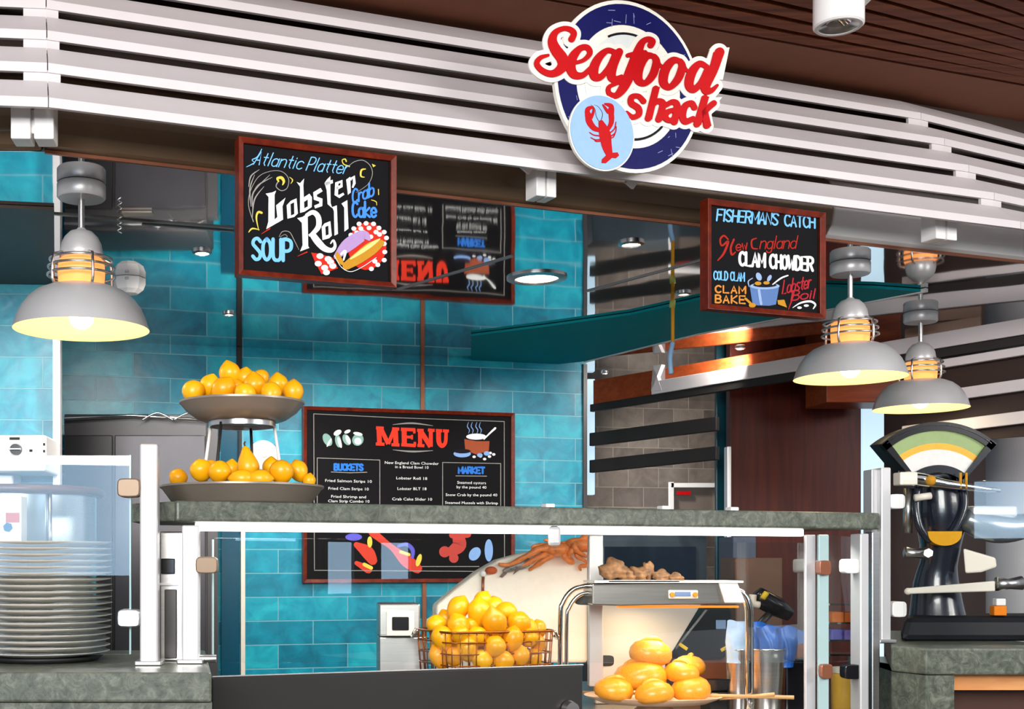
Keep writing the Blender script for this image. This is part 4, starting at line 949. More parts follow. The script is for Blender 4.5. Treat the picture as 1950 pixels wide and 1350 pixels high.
# ================================================================== STONE SHELF AND SUPPORTS
ZS0, ZS1 = EYE + .098, EYE + .1475
XL, XR = Xat(FRONT, 336), Xat(FRONT, 1676)
t = thing('stone_shelf', 'long green grey stone shelf carried on metal posts over the serving counter', 'shelf', FRONT.at(0, ZS0))
dp = .36
A, B_ = FRONT.at(XL, 0), FRONT.at(XR, 0); nb = FRONT.n
def slab4(q, z0, z1): return MB().hull([Vector((p.x, p.y, z0)) for p in q], [Vector((p.x, p.y, z1)) for p in q])
obj('slab', slab4([A, B_, B_ - nb * dp, A - nb * dp], ZS0, ZS1), M['stone'], t, bevel=.006)
SIDE = VPlane(A.y - .05 * A.x + .10, 0.05)
ax = A.x
la_ = Vector((A.x - .002, A.y + .02, 0)); lb_ = P(250, CY, 3.16)
obj('return_slab', slab4([Vector((A.x - .004, A.y + .008, 0)), Vector((A.x - .004, A.y + .33, 0)), Vector((lb_.x, lb_.y + .25, 0)), Vector((lb_.x, lb_.y, 0))], ZS0 + .001, ZS1 - .001), M['stone'], t, bevel=.006)
led0, led1 = FRONT.hit(383, 1000), FRONT.hit(1545, 1015)
q = [led0, led1, led1 - nb * .03, led0 - nb * .03]
o_led = obj('light_strip', slab4([p - nb * .03 for p in q], ZS0 - .022, ZS0 - .001), M['led'], t, bevel=.003)
obj('strip_clip', MB().box(FRONT.at(Xat(FRONT, 1063), ZS0 - .028, -.02), (.036, .02, .055), FRONT.ang), M['post'], t, bevel=.012)
for x in (1135, 1366, 1502):
    pp_ = FRONT.hit(x, 972, -.25); s_ = .030
    tag(obj('shelf_block', MB().box((pp_.x, pp_.y, ZS1 + .011), (s_, s_, .022), FRONT.ang), M['white'], None, base=(pp_.x, pp_.y, ZS1), bevel=.003), {1135: 'small white block on the stone shelf below the grey tiles', 1366: 'small white block on the stone shelf left of the red brown column', 1502: 'small white block on the stone shelf before the red brown column'}[x], 'block', 'white blocks on the stone shelf')
area('led_light', (FRONT.at((XL + XR) / 2, ZS0 - .03, -.06)), (FRONT.at((XL + XR) / 2, 0, -.4)), 1.9, 8, (1, .96, .90), .05).rotation_euler = (math.radians(18), 0, FRONT.ang)
area('heat_light', P(1265, 1165, 3.92), P(1240, 1400, 3.92), .35, 1.8, (1, .72, .42), .12)

def metal_post(name, label, x0, x1, y0, y1, Y, dep=.05, foot=True, zfoot=None, m='post'):
    a, b_ = P(x0, CY, Y), P(x1, CY, Y); z1 = zat(y0, Y); z0 = zat(y1, Y) if zfoot is None else zfoot
    cx_ = (a.x + b_.x) / 2
    t = thing(name, label, 'post', (cx_, Y + dep / 2, z0))
    obj('upright', MB().box((cx_, Y + dep / 2, (z0 + z1) / 2 + .004), (b_.x - a.x, dep, z1 - z0 - .008)), M[m], t, bevel=.004)
    if foot: obj('base_plate', MB().box((cx_, Y + dep / 2, z0 + .006), (b_.x - a.x + .022, dep + .03, .012)), M['steel'], t, bevel=.003)
    return t
def clamp(t, x, y, Y, wpx, hpx, m='steel', lens=True):
    p = P(x, y, Y); w_, h_ = wpx / F * Y, hpx / F * Y
    pts = []
    for i in range(16):
        a = 2 * math.pi * i / 16; u, v = math.cos(a), math.sin(a)
        pts.append((math.copysign(abs(u) ** .45, u) * w_ / 2, math.copysign(abs(v) ** .45, v) * h_ / 2))
    obj('glass_clamp', MB().hull([Vector((p.x + u, Y - .012, p.z + v)) for u, v in pts], [Vector((p.x + u, Y + .03, p.z + v)) for u, v in pts]), M[m], t, bevel=.003)
YP1 = 2.98
tp = metal_post('glass_post', 'tallest white metal post standing on the left stone counter before the shelf', 266, 300, 845, 1268, YP1, .045, zfoot=COUNTER)
clamp(tp, 246, 929, YP1 + .005, 44, 36, 'beam'); clamp(tp, 246, 1177, YP1 + .005, 44, 34, 'steel')
YP2 = 3.03
tp = metal_post('shelf_post', 'white metal post under the left end of the stone shelf', 346, 379, 1000, 1276, YP2, .04, zfoot=COUNTER)
clamp(tp, 394, 1076, YP2 + .005, 42, 32, 'beam')
obj('lower_pin', MB().cyl(P(380, 1254, YP2 + .02), P(412, 1254, YP2 + .02), .010, seg=16), M['steel'], tp, True, auto=40)
# right posts
YR1 = 3.80
tp = metal_post('glass_post', 'tall metal post at the right end of the stone shelf with a white foot', 1678, 1697, 890, 1226, YR1, .10, zfoot=COUNTER)
ps = P(1669, CY, YR1 + .03)
obj('side_profile', MB().box((ps.x, YR1 + .06, (zat(890, YR1) + COUNTER) / 2), (.030, .06, zat(890, YR1) - COUNTER - .006)), M['lamp_grey'], tp, bevel=.003)
clamp(tp, 1706, 955, YR1 + .03, 30, 28, 'white'); clamp(tp, 1710, 1160, YR1 + .03, 28, 30, 'white')
YR2 = 3.70
tp = metal_post('shelf_post', 'metal post under the right end of the stone shelf', 1638, 1655, 1016, 1392, YR2, .07, foot=False, m='lamp_grey')
pr = P(1663, CY, YR2 + .05); obj('side_profile', MB().box((pr.x + .006, YR2 + .07, (zat(1012, YR2) + zat(1392, YR2)) / 2), (.024, .05, zat(1012, YR2) - zat(1392, YR2))), M['steel'], tp, bevel=.003)
clamp(tp, 1620, 1078, YR2 + .02, 30, 28, 'white'); clamp(tp, 1622, 1279, YR2 + .02, 32, 28, 'black')
tp2 = thing('glass_end_panel', 'upright glass end panel with thick pale edge beside the right shelf post', 'glass panel', P(1565, 1390, 3.62))
a, b_ = P(1556, 1018, 3.60), P(1628, 1018, 3.92); lo = zat(1385, 3.6)
pl_d = (Vector((b_.x, b_.y, 0)) - Vector((a.x, a.y, 0))).normalized(); pl_n = Vector((pl_d.y, -pl_d.x, 0)) * .004
hi_ = a.z
qq = [Vector((a.x, a.y, 0)) - pl_n, Vector((a.x, a.y, 0)) + pl_n, Vector((b_.x, b_.y, 0)) + pl_n, Vector((b_.x, b_.y, 0)) - pl_n]
obj('pane', slab4(qq, lo, hi_), M['pane_clear'], tp2)
e0 = P(1567, CY, 3.60)
obj('edge_profile', MB().box((e0.x, 3.60, (lo + hi_) / 2), (.030, .014, hi_ - lo)), M['pane_edge'], tp2, bevel=.003)
obj('edge_profile', MB().box((e0.x - .032, 3.615, (lo + hi_) / 2), (.030, .014, hi_ - lo)), M['lamp_grey'], tp2, bevel=.003)
clamp(tp2, 1569, 1081, 3.585, 22, 28, 'copper'); clamp(tp2, 1572, 1278, 3.585, 22, 28, 'copper')
# glass: left pane on the counter, long front pane under the shelf
GLP = VPlane(3.0, 0.0)
def pane(name, label, corners, plane, m='pane', th=.006):
    q = [plane.hit(*c) for c in corners]; t = thing(name, label, 'glass panel', (q[2] + q[3]) / 2)
    obj('pane', MB().hull([p for p in q], [p - plane.n * th for p in q]), M[m], t)
    return t
M['pane_strong'] = glass('coated_glass', (0.95, 0.98, 0.99, 1), 0.75)
tl = pane('sneeze_guard', 'clear glass screen in front of the stacked plates at the left', [(-140, 867), (247, 867), (247, 1246), (-140, 1246)], GLP, 'pane_strong')
obj('polished_edge', MB().box(GLP.hit(248, 1056, -.003), (.004, .008, (1246 - 867) / F * 3.0)), M['pane_edge'], tl)
GF = VPlane(3.235, MF)
tf = pane('sneeze_guard', 'long clear glass screen hanging under the stone shelf', [(404, 1024), (1540, 1034), (1540, 1262), (404, 1262)], GF, 'pane')
obj('polished_edge', MB().box(GF.hit(405, 1142), (.004, .008, .30), GF.ang), M['pane_edge'], tf)
tr = pane('sneeze_guard', 'clear glass screen in front of the black scale at the right', [(1722, 915), (2010, 915), (2010, 1222), (1722, 1222)], VPlane(3.72, 0.0), 'pane')
# steel mullion behind the front glass
for x0_, x1_, Y_, lb in ((1122, 1149, 3.93, 'grey metal mullion of the glass case behind the heat lamp'),):
    tm = metal_post('case_mullion', lb, x0_, x1_, 1018, 1312, Y_, .03, foot=False, m='lamp_grey')

# ================================================================== COUNTERS
ct = thing('stone_counter', 'left green grey stone counter carrying the plates', 'counter', P(150, 1350, 2.82))
CL = VPlane(2.788, 0.0)
a, b_ = CL.hit(-160, 1285), CL.hit(403, 1285)
obj('worktop', slab4([Vector((a.x, 2.79, 0)), Vector((b_.x, 2.79, 0)), Vector((-.305, 3.5, 0)), Vector((a.x, 3.5, 0))], COUNTER - .066, COUNTER), M['stone'], ct, bevel=.006)
obj('front_panel', slab4([Vector((a.x, 2.80, 0)), Vector((b_.x, 2.80, 0)), Vector((-.31, 3.48, 0)), Vector((a.x, 3.48, 0))], 0.0, COUNTER - .068), M['stone'], ct)
ct = thing('stone_counter', 'right green grey stone counter under the black scale', 'counter', P(1850, 1350, 3.7))
a = P(1762, 1236, 3.58); b_ = P(2060, 1236, 3.58); sl = P(1668, 1232, 3.80)
obj('worktop', slab4([Vector((a.x, 3.58, 0)), Vector((b_.x, 3.58, 0)), Vector((b_.x, 4.5, 0)), Vector((sl.x + .34, 4.5, 0)), Vector((sl.x, 3.70, 0))], zat(1285, 3.58), COUNTER), M['stone'], ct, bevel=.006)
zl = zat(1285, 3.58)
a2 = P(1812, CY, 3.60)
obj('leg_panel', slab4([Vector((a.x + .002, 3.585, 0)), Vector((a2.x, 3.585, 0)), Vector((a2.x, 4.3, 0)), Vector((sl.x + .27, 4.3, 0)), Vector((sl.x + .01, 3.72, 0))], 0, zl - .002), M['stone'], ct)
obj('wood_rail', MB().box(((a2.x + b_.x) / 2, 3.66, (zl + zat(1316, 3.62)) / 2), (b_.x - a2.x, .06, zl - zat(1316, 3.62) - .004)), wood_mat('pale_orange_wood', srgb(206, 138, 84), srgb(226, 164, 108), 0.4, (2, 10, 10)), ct)
obj('dark_door', MB().box(((a2.x + b_.x) / 2, 3.72, zat(1316, 3.62) / 2), (b_.x - a2.x, .04, zat(1316, 3.62))), mat('dark_brown_door', srgb(72, 44, 34), 0.4), ct)
# dark metal front panel of the drop-in well
WF = VPlane(3.13, MF)
t = thing('counter_front', 'dark metal panel along the front of the serving counter', 'panel', WF.hit(750, 1400))
a, b_ = WF.hit(404, 1289), WF.hit(1110, 1266)
obj('sheet', MB().hull([Vector((p.x, p.y, 0.0)) for p in (a, b_, b_ - WF.n * .03, a - WF.n * .03)], [p for p in (a, b_, b_ - WF.n * .03, a - WF.n * .03)]), M['dark_steel'], t, bevel=.005)
lp0, lp1 = WF.hit(404, 1289, .001), WF.hit(1110, 1266, .001)
obj('bright_edge', MB().tube([lp0, lp1], .0025, 8), M['steel'], t)
p = WF.hit(1082, 1350, .004); obj('drain_knob', MB().cyl(p, p + WF.n * .02, .024, .02, 24), M['steel'], t, True, auto=40)
# inner steel well, table and riser
def quad_px(plane_pts, z0, z1): return slab4(plane_pts, z0, z1)
zi = EYE - .47
i0, i1 = WF.at(Xat(WF, 600), 0, -.05), WF.at(Xat(WF, 1660), 0, -.05)
tag(obj('steel_well', quad_px([i0, i1, i1 - nb * .95, i0 - nb * .95], zi - .03, zi), M['steel_h'], None, base=(i0 + i1) / 2), 'steel well floor of the serving counter under the food', 'counter')
r0, r1 = WF.at(Xat(WF, 818), 0, -.10), WF.at(Xat(WF, 1056), 0, -.10)
zr = EYE - .325
tag(obj('steel_riser', quad_px([r0, r1, P(1054, CY, 4.42), P(846, CY, 4.35)], zi, zr), M['steel_h'], None, base=(r0.x, r0.y, zi), bevel=.004), 'steel riser behind the dark front panel carrying the lemon basket', 'riser')
bk0, bk1 = WF.at(Xat(WF, 500), 0, -1.02), WF.at(Xat(WF, 1700), 0, -1.02)
tag(obj('back_worktop', quad_px([bk0, bk1, bk1 - nb * .6, bk0 - nb * .6], 0, EYE - .50), M['steel_h'], None, base=(bk0 + bk1) / 2), 'low steel worktop behind the glass case', 'counter')

# ================================================================== BACKGROUND EQUIPMENT
# black cabinet
Yc = 5.25
t = thing('refrigerator', 'tall charcoal cabinet against the turquoise wall behind the plates', 'cabinet', P(255, CY, Yc))
a, b_ = P(121, 788, Yc), P(394, 788, Yc); zc = a.z
obj('body', MB().box(((a.x + b_.x) / 2, Yc + .18, zc / 2), (b_.x - a.x, .34, zc)), M['charcoal'], t, bevel=.006)
m1 = P(217, CY, Yc).x
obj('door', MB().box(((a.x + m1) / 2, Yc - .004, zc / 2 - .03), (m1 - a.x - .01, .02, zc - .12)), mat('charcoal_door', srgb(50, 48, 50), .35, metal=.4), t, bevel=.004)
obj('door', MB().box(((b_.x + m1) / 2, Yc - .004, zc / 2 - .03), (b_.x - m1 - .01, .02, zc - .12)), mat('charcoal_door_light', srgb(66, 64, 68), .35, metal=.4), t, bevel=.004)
obj('top_rail', MB().tube([P(122, 796, Yc - .03), P(250, 791, Yc - .03), P(392, 800, Yc - .03)], .006, 8), M['steel'], t, True)
for x0_, x1_ in ((270, 330), (330, 392)):
    obj('cable_loop', MB().tube(cat([P(x0_, 800, Yc - .04), P((x0_ + x1_) / 2, 786, Yc - .04), P(x1_, 800, Yc - .04)], 8), .004, 8), M['chrome'], t, True)
pk = P(392, 1030, Yc); 
obj('side_trim', MB().box((P(404, CY, Yc + .02).x, Yc + .05, zc * .49), (.045, .05, zc * .96)), M['charcoal'], t)
# white round wall disc behind fruit
p = WALL.hit(500, 868, .012)
t = thing('wall_fan', 'white round wall disc seen between the two fruit bowls', 'fan', p)
obj('cover', MB().lathe([(0, .03), (.05, .028), (.066, .02), (.072, .006), (.072, 0), (0, 0)], p, 40, WALL.n), M['white'], t, True)
obj('hub', MB().lathe([(0, .036), (.012, .034), (.014, .028), (0, .028)], p, 20, WALL.n), M['cream'], t, True)
# white machine at far left
Ym = 4.25
a, b_ = P(-70, 828, Ym), P(88, 888, Ym)
t = thing('drinks_machine', 'white machine with a round black dial at the far left', 'machine', ((a.x + b_.x) / 2, Ym + .12, COUNTER))
obj('body', MB().box(((a.x + b_.x) / 2, Ym + .12, (a.z + b_.z) / 2 + .012), (b_.x - a.x, .24, a.z - b_.z - .024)), M['white'], t, bevel=.008)
obj('lower_lip', MB().box(((a.x + b_.x) / 2, Ym + .11, b_.z + .0), (b_.x - a.x, .26, .035)), M['white'], t, bevel=.006)
obj('stand', MB().box(((a.x + b_.x) / 2 - .05, Ym + .14, (b_.z + COUNTER) / 2 - .01), (.12, .12, b_.z - COUNTER - .02)), M['lamp_grey'], t, bevel=.006)
p = P(31, 856, Ym)
dl_ = obj('dial', MB().cyl(p, p + Vector((0, -.018, 0)), .020, .018, 28), M['black'], t, True, auto=40)
obj('dial_grip', MB().box(p + Vector((0, -.022, 0)), (.042, .012, .007)), M['steel'], dl_, bevel=.002)
for x, y, w_ in ((59, 858, .010), (84, 846, .006), (84, 859, .006), (28, 835, .034)): obj('marking' if w_ > .03 else 'button', MB().box(P(x, y, Ym - .001), (w_, .006, .008)), M['black_matt'], t)
tag(obj('side_counter', MB().box((P(-20, CY, 4.2).x, 4.22, COUNTER / 2 + .0), (.7, .42, COUNTER - .001)), M['charcoal'], None, base=(P(-20, CY, 4.2).x, 4.2, 0)), 'dark side counter behind the plates at the far left', 'counter')
# big pot behind the plates
pc = P(42, 938, 3.72); rp = .228
t = thing('stock_pot', 'large steel pot with a dark brown rim behind the stacked plates', 'pot', (pc.x, pc.y, COUNTER))
obj('body', MB().lathe([(0, 0), (rp * .93, 0), (rp * .95, .01), (rp * .95, pc.z - COUNTER - .012), (rp * .92, pc.z - COUNTER - .012), (rp * .92, .02), (0, .02)], (pc.x, pc.y, COUNTER), 56), mat('pot_steel', srgb(186, 196, 200), .25, metal=.8), t, True, auto=50)
obj('rim', MB().tube([(pc.x + rp * math.cos(a), pc.y + rp * math.sin(a), pc.z) for a in [2 * math.pi * i / 56 for i in range(56)]], .013, 10, True), mat('brown_rim', srgb(92, 56, 40), .4), t, True)
for a in (-2.2, -1.0): obj('side_bar', MB().cyl((pc.x + rp * .98 * math.cos(a), pc.y + rp * .98 * math.sin(a), COUNTER + .2), (pc.x + rp * .98 * math.cos(a), pc.y + rp * .98 * math.sin(a), pc.z), .007, seg=10), M['steel'], t, True)
tag(obj('pot_trivet', MB().box((pc.x, pc.y, COUNTER / 2), (.40, .40, COUNTER - .002)), M['charcoal'], None, base=(pc.x, pc.y, 0)), 'dark stand under the large steel pot behind the plates', 'stand')
# little carton by the pot
p = P(16, 985, 3.30)
t = thing('carton', 'small white carton with a red panel behind the plates', 'box', (p.x, 3.34, COUNTER))
obj('box', MB().box((p.x - .01, 3.36, (zat(943, 3.3) + COUNTER) / 2), (.075, .07, zat(943, 3.3) - COUNTER)), M['white'], t, bevel=.003)
obj('red_panel', MB().box((P(20, 985, 3.3).x, 3.324, zat(985, 3.3)), (.036, .003, .026)), paint('dusty_red', 196, 110, 106), t)
obj('blue_mark', MB().cyl(P(15, 1004, 3.325), P(15, 1004, 3.322), .013, seg=6), paint('dusty_blue', 70, 110, 146), t)
# stacked plates
Yp = 2.97; pp_ = P(84, CY, Yp + .17); NPL = 19
zbot, ztop = COUNTER + .012, zat(1031, Yp)
tag(obj('plate_base', MB().lathe([(0, 0), (.125, 0), (.135, .004), (.145, .012), (0, .012)], (pp_.x, pp_.y + .0, COUNTER), 48), M['black_matt'], None, True, base=(pp_.x, pp_.y, COUNTER)), 'black round base under the stacked plates', 'plate stand')
dz = (ztop - zbot - .012) / (NPL - 1)
rP = .167
def plate(r): return [(0, .002), (r * .60, .0), (r * .64, .001), (r * .90, .0085), (r, .0115), (r + .001, .0128), (r * .99, .0135), (r * .88, .0105), (r * .62, .0035), (0, .0045)]
ordn = ['topmost', 'second', 'third', 'fourth', 'fifth', 'sixth', 'seventh', 'eighth', 'ninth', 'tenth', 'eleventh', 'twelfth', 'thirteenth', 'fourteenth', 'fifteenth', 'sixteenth', 'seventeenth', 'eighteenth', 'nineteenth', 'twentieth', 'twenty-first', 'twenty-second', 'twenty-third', 'twenty-fourth', 'fifth from bottom', 'fourth from bottom']
proto = obj('dinner_plate', MB().lathe(plate(rP), (pp_.x, pp_.y, zbot), 64), M['plate'], None, True, base=(pp_.x, pp_.y, zbot), auto=60)
for i in range(NPL):
    n_ = NPL - 1 - i
    lb = ('bottom grey white plate of the tall stack at the left' if i == 0 else ('%s plate from the %s of the tall stack at the left' % ((ordn[n_], 'top') if n_ < 13 else (ordn[i], 'bottom'))) if n_ else 'topmost grey white plate of the tall stack at the left')
    o = proto if i == 0 else proto.copy()
    if i: C.objects.link(o)
    o.location = (pp_.x + random.uniform(-.002, .002), pp_.y + random.uniform(-.002, .002), zbot + dz * i)
    s_ = 1.0 if i > 2 else 0.97; o.scale = (s_, s_, 1)
    tag(o, lb, 'plate', 'stacked plates on the left counter')
# steel box between the two left posts
Yb = 3.10
a, b_ = P(303, 1012, Yb), P(352, 1268, Yb)
t = thing('napkin_dispenser', 'narrow steel box standing between the two left metal posts', 'dispenser', ((a.x + b_.x) / 2, Yb + .08, COUNTER))
obj('body', MB().box(((a.x + b_.x) / 2, Yb + .08, (a.z + COUNTER) / 2), (b_.x - a.x, .15, a.z - COUNTER)), M['steel'], t, bevel=.004)
obj('slot', MB().box((P(320, 1078, Yb).x, Yb + .002, zat(1078, Yb)), (.034, .012, .038)), M['black'], t, bevel=.002)
obj('slot_rim', MB().box((P(321, 1112, Yb).x, Yb + .0, zat(1112, Yb)), (.046, .014, .006)), M['white'], t)
obj('front_plate', MB().box((P(325, 1190, Yb).x, Yb + .001, zat(1188, Yb)), (.030, .008, .17)), M['dark_steel'], t, bevel=.002)

# ================================================================== FRUIT STAND
Yf = 3.30; cx_ = P(461, CY, Yf).x
t = thing('tiered_fruit_stand', 'two tier fruit stand of grey enamel bowls on the stone shelf', 'fruit stand', (cx_, Yf, ZS1))
R1, R2 = 156 / F * Yf, 119 / F * Yf
zl1 = zat(921, Yf - R1 * .75); zu0 = zat(803, Yf); zu1 = zat(768, Yf)
obj('lower_bowl', MB().lathe([(0, 0), (R1 * .80, 0), (R1 * .85, .006), (R1 * .97, zl1 - ZS1 - .006), (R1, zl1 - ZS1 - .002), (R1, zl1 - ZS1 + .003), (R1 * .97, zl1 - ZS1 + .002), (R1 * .84, .012), (R1 * .80, .007), (0, .007)], (cx_, Yf, ZS1), 72), M['bowl'], t, True, auto=50)
hu = zu1 - zu0
obj('upper_bowl', MB().lathe([(0, 0), (R2 * .62, 0), (R2 * .72, .006), (R2 * .88, hu * .5), (R2 * .97, hu - .006), (R2, hu - .002), (R2, hu + .003), (R2 * .96, hu + .001), (R2 * .86, hu * .52), (R2 * .70, .012), (0, .010)], (cx_, Yf, zu0), 72), M['bowl'], t, True, auto=50)
rr = .088
obj('stand_ring', MB().lathe([(rr, 0), (rr, -.013), (rr - .004, -.013), (rr - .004, 0)], (cx_, Yf, zu0 - .001), 48, closed=True), M['steel'], t, True, auto=40)
for a in (2.9, .25, 4.1, 1.35):
    p0 = Vector((cx_ + (rr - .002) * math.cos(a), Yf + (rr - .002) * math.sin(a), zu0 - .008)); p1 = Vector((cx_ + (rr + .028) * math.cos(a), Yf + (rr + .028) * math.sin(a), ZS1 + .012))
    obj('leg', MB().tube([p0, p1], .0042, 10), M['white'] if a in (2.9, .25) else M['black_matt'], t, True)
def citrus(seed, r, el):
    rnd = random.Random(seed); prof = []
    for i in range(17):
        a = math.pi * i / 16; rad = r * math.sin(a) * (1 + .04 * math.cos(3 * a)); z = -r * el * math.cos(a)
        if i <= 2: z -= r * .16 * (1 - i / 2.5) * (el - .95) * 4
        if i >= 14: z += r * .20 * (1 - (16 - i) / 2.5) * (el - .95) * 4
        prof.append((rad, z))
    mb = MB().lathe(prof, (0, 0, 0), 28)
    for v in mb.v:
        v.x *= 1 + .03 * math.sin(v.z / r * 2 + seed); v.y *= 1 + .03 * math.cos(v.z / r * 1.7 + seed)
    return mb
LEM = {}
def fruit(name, kind, x, y, rpx, Y, rot, label, group, m='lemon'):
    key = (name, kind, m); p = P(x, y + (2.5 if m == 'lemon' else 1), Y); r = rpx * (1.12 if m == 'lemon' else 1.14) / F * Y
    if key not in LEM:
        el = {'lemon': 1.16, 'round': 1.0, 'long': 1.28}[kind]
        o = obj(name, citrus(len(LEM) + 1, .03, el), M[m], None, True)
        LEM[key] = o
    else: o = LEM[key].copy(); C.objects.link(o)
    o.location = p; o.rotation_euler = rot; o.scale = (r / .03,) * 3
    return tag(o, label, 'fruit', group)
CR = lambda x, y: (280 + x / 4.356, 670 + y / 4.356)
up = [(385, 318, 84, 3.24, 'round', 'orange yellow lemon at the left rim of the upper bowl'), (520, 278, 80, 3.27, 'lemon', 'lemon leaning second from the left in the upper bowl'), (632, 305, 88, 3.21, 'lemon', 'large lemon in front left of the middle of the upper bowl'), (688, 172, 80, 3.30, 'lemon', 'topmost lemon of the upper bowl pile'),
      (812, 215, 74, 3.31, 'lemon', 'lemon right beside the topmost one in the upper bowl'), (892, 272, 84, 3.24, 'lemon', 'lemon in the front centre right of the upper bowl pile'), (945, 205, 62, 3.36, 'round', 'small lemon peeking behind the upper bowl pile'), (812, 338, 80, 3.18, 'round', 'low lemon at the front middle of the upper bowl'),
      (1028, 330, 76, 3.20, 'lemon', 'low lemon right of the front middle in the upper bowl'), (1090, 268, 76, 3.30, 'lemon', 'lemon second from the right in the upper bowl'), (1212, 322, 76, 3.25, 'lemon', 'lemon at the right rim of the upper bowl'), (745, 275, 55, 3.26, 'round', 'small lemon wedged in the middle of the upper bowl pile')]
for i, (x, y, r, Y, kd, lb) in enumerate(up):
    q = CR(x, y); rn = random.Random(i)
    fruit('lemon', kd, q[0], q[1], r / 4.356, Y, (rn.uniform(-.5, .5), rn.uniform(-.6, .6), rn.uniform(0, 6)), lb, 'lemons in the upper fruit bowl')
lowr = [(258, 1035, 68, 3.27, 'round', 'lemon lying lowest at the left rim of the lower bowl'), (450, 972, 84, 3.22, 'round', 'round lemon left of the white leg in the lower bowl'), (602, 985, 84, 3.18, 'round', 'round lemon second from the left in the lower bowl'), (530, 945, 55, 3.33, 'round', 'lemon half hidden behind the two left round lemons of the lower bowl'),
      (700, 965, 62, 3.30, 'lemon', 'lemon left of the pear in the lower bowl'), (785, 1040, 70, 3.16, 'long', 'flat lying lemon in front below the pear in the lower bowl'), (935, 1042, 70, 3.16, 'long', 'flat lying lemon right of the pear at the front of the lower bowl'), (1030, 950, 66, 3.34, 'lemon', 'lemon behind the right side of the lower bowl pile'),
      (1115, 985, 90, 3.20, 'round', 'large round lemon on the right of the lower bowl'), (1255, 975, 70, 3.27, 'lemon', 'upright lemon near the right end of the lower bowl'), (1345, 1060, 48, 3.25, 'lemon', 'small lemon at the right rim of the lower bowl')]
for i, (x, y, r, Y, kd, lb) in enumerate(lowr):
    q = CR(x, y); rn = random.Random(i + 40)
    ro = (math.pi / 2, 0, math.pi / 2) if kd == 'long' else (rn.uniform(-.4, .4), rn.uniform(-.4, .4), rn.uniform(0, 6))
    fruit('lemon', kd, q[0], q[1], r / 4.356, Y, ro, lb, 'lemons in the lower fruit bowl')
q = CR(855, 955); p = P(q[0], q[1], 3.24); r = 95 / 4.356 / F * 3.24
t = thing('pear', 'yellow orange pear standing in the middle of the lower bowl', 'fruit', (p.x, p.y, p.z - r))
obj('flesh', MB().lathe([(0, 0), (.45 * r, .04 * r), (.85 * r, .4 * r), (1.0 * r, .95 * r), (.9 * r, 1.45 * r), (.68 * r, 1.95 * r), (.44 * r, 2.4 * r), (.28 * r, 2.7 * r), (.12 * r, 2.86 * r), (0, 2.88 * r)], (p.x, p.y, p.z - r), 32, (-.16, 0, 1)), M['lemon'], t, True)
tp_ = Vector((p.x, p.y, p.z - r)) + Vector((-.16, 0, 1)).normalized() * 2.86 * r
obj('stem', MB().tube([tp_, tp_ + Vector((-.002, 0, .006)), tp_ + Vector((.001, 0, .012))], .0022, 8), mat('pear_stem', srgb(70, 40, 20), .7), t, True)

# ================================================================== LEMON BASKET
Yk = 3.62; cb = P(922, CY, Yk)
zk0 = zr + .001; zk1 = zat(1203, Yk - .10)
def rect_ring(w_, d_, z, rad=.03, n=5):
    out = []
    for sx, sy, a0 in ((1, -1, -90), (1, 1, 0), (-1, 1, 90), (-1, -1, 180)):
        for i in range(n + 1):
            a = math.radians(a0 + 90 * i / n); out.append(Vector((cb.x + sx * (w_ / 2 - rad) + rad * math.cos(a), Yk + sy * (d_ / 2 - rad) + rad * math.sin(a), z)))
    c, s_ = math.cos(FRONT.ang), math.sin(FRONT.ang)
    return [Vector((cb.x + (p.x - cb.x) * c - (p.y - Yk) * s_, Yk + (p.x - cb.x) * s_ + (p.y - Yk) * c, p.z)) for p in out]
t = thing('wire_basket', 'copper wire basket heaped with lemons behind the glass', 'basket', (cb.x, Yk, zk0))
wt, wb_, dpt = .335, .315, .24
M['wire'] = mat('copper_wire', srgb(150, 84, 30), .3, metal=.8)
obj('rim', MB().tube(rect_ring(wt, dpt, zk1), .0036, 8, True), M['wire'], t, True)
NR = 3
for i in range(NR + 1):
    f_ = i / (NR + 1); obj('hoop', MB().tube(rect_ring(wb_ + (wt - wb_) * f_, dpt, zk0 + .004 + (zk1 - zk0) * f_), .0022, 6, True), M['wire'], t, True)
tr_, br_ = rect_ring(wt, dpt, zk1), rect_ring(wb_, dpt, zk0 + .004)
def along(ring, f_):
    L = [(ring[(i + 1) % len(ring)] - ring[i]).length for i in range(len(ring))]; s_ = f_ * sum(L)
    for i, l in enumerate(L):
        if s_ <= l: return ring[i].lerp(ring[(i + 1) % len(ring)], s_ / l)
        s_ -= l
    return ring[0]
for i in range(44): obj('upright_wire', MB().tube([along(br_, i / 44), along(tr_, i / 44)], .0017, 6), M['wire'], t, True)
for s_ in (-1, 1):
    e_ = (tr_[-1] + tr_[-7]) / 2 if s_ < 0 else (tr_[3] + tr_[8]) / 2
    e_ = [q_ for q_ in tr_]; xm = (min if s_ < 0 else max)(e_, key=lambda v: v.x)
    obj('handle', MB().tube(cat([xm + Vector((0, -.03, 0)), xm + Vector((s_ * .012, -.02, -.02)), xm + Vector((s_ * .012, .03, -.02)), xm + Vector((0, .04, 0))], 6), .004, 8), M['chrome'], t, True)
KB = lambda x, y: (800 + x / 4.5, 990 + y / 4.5)
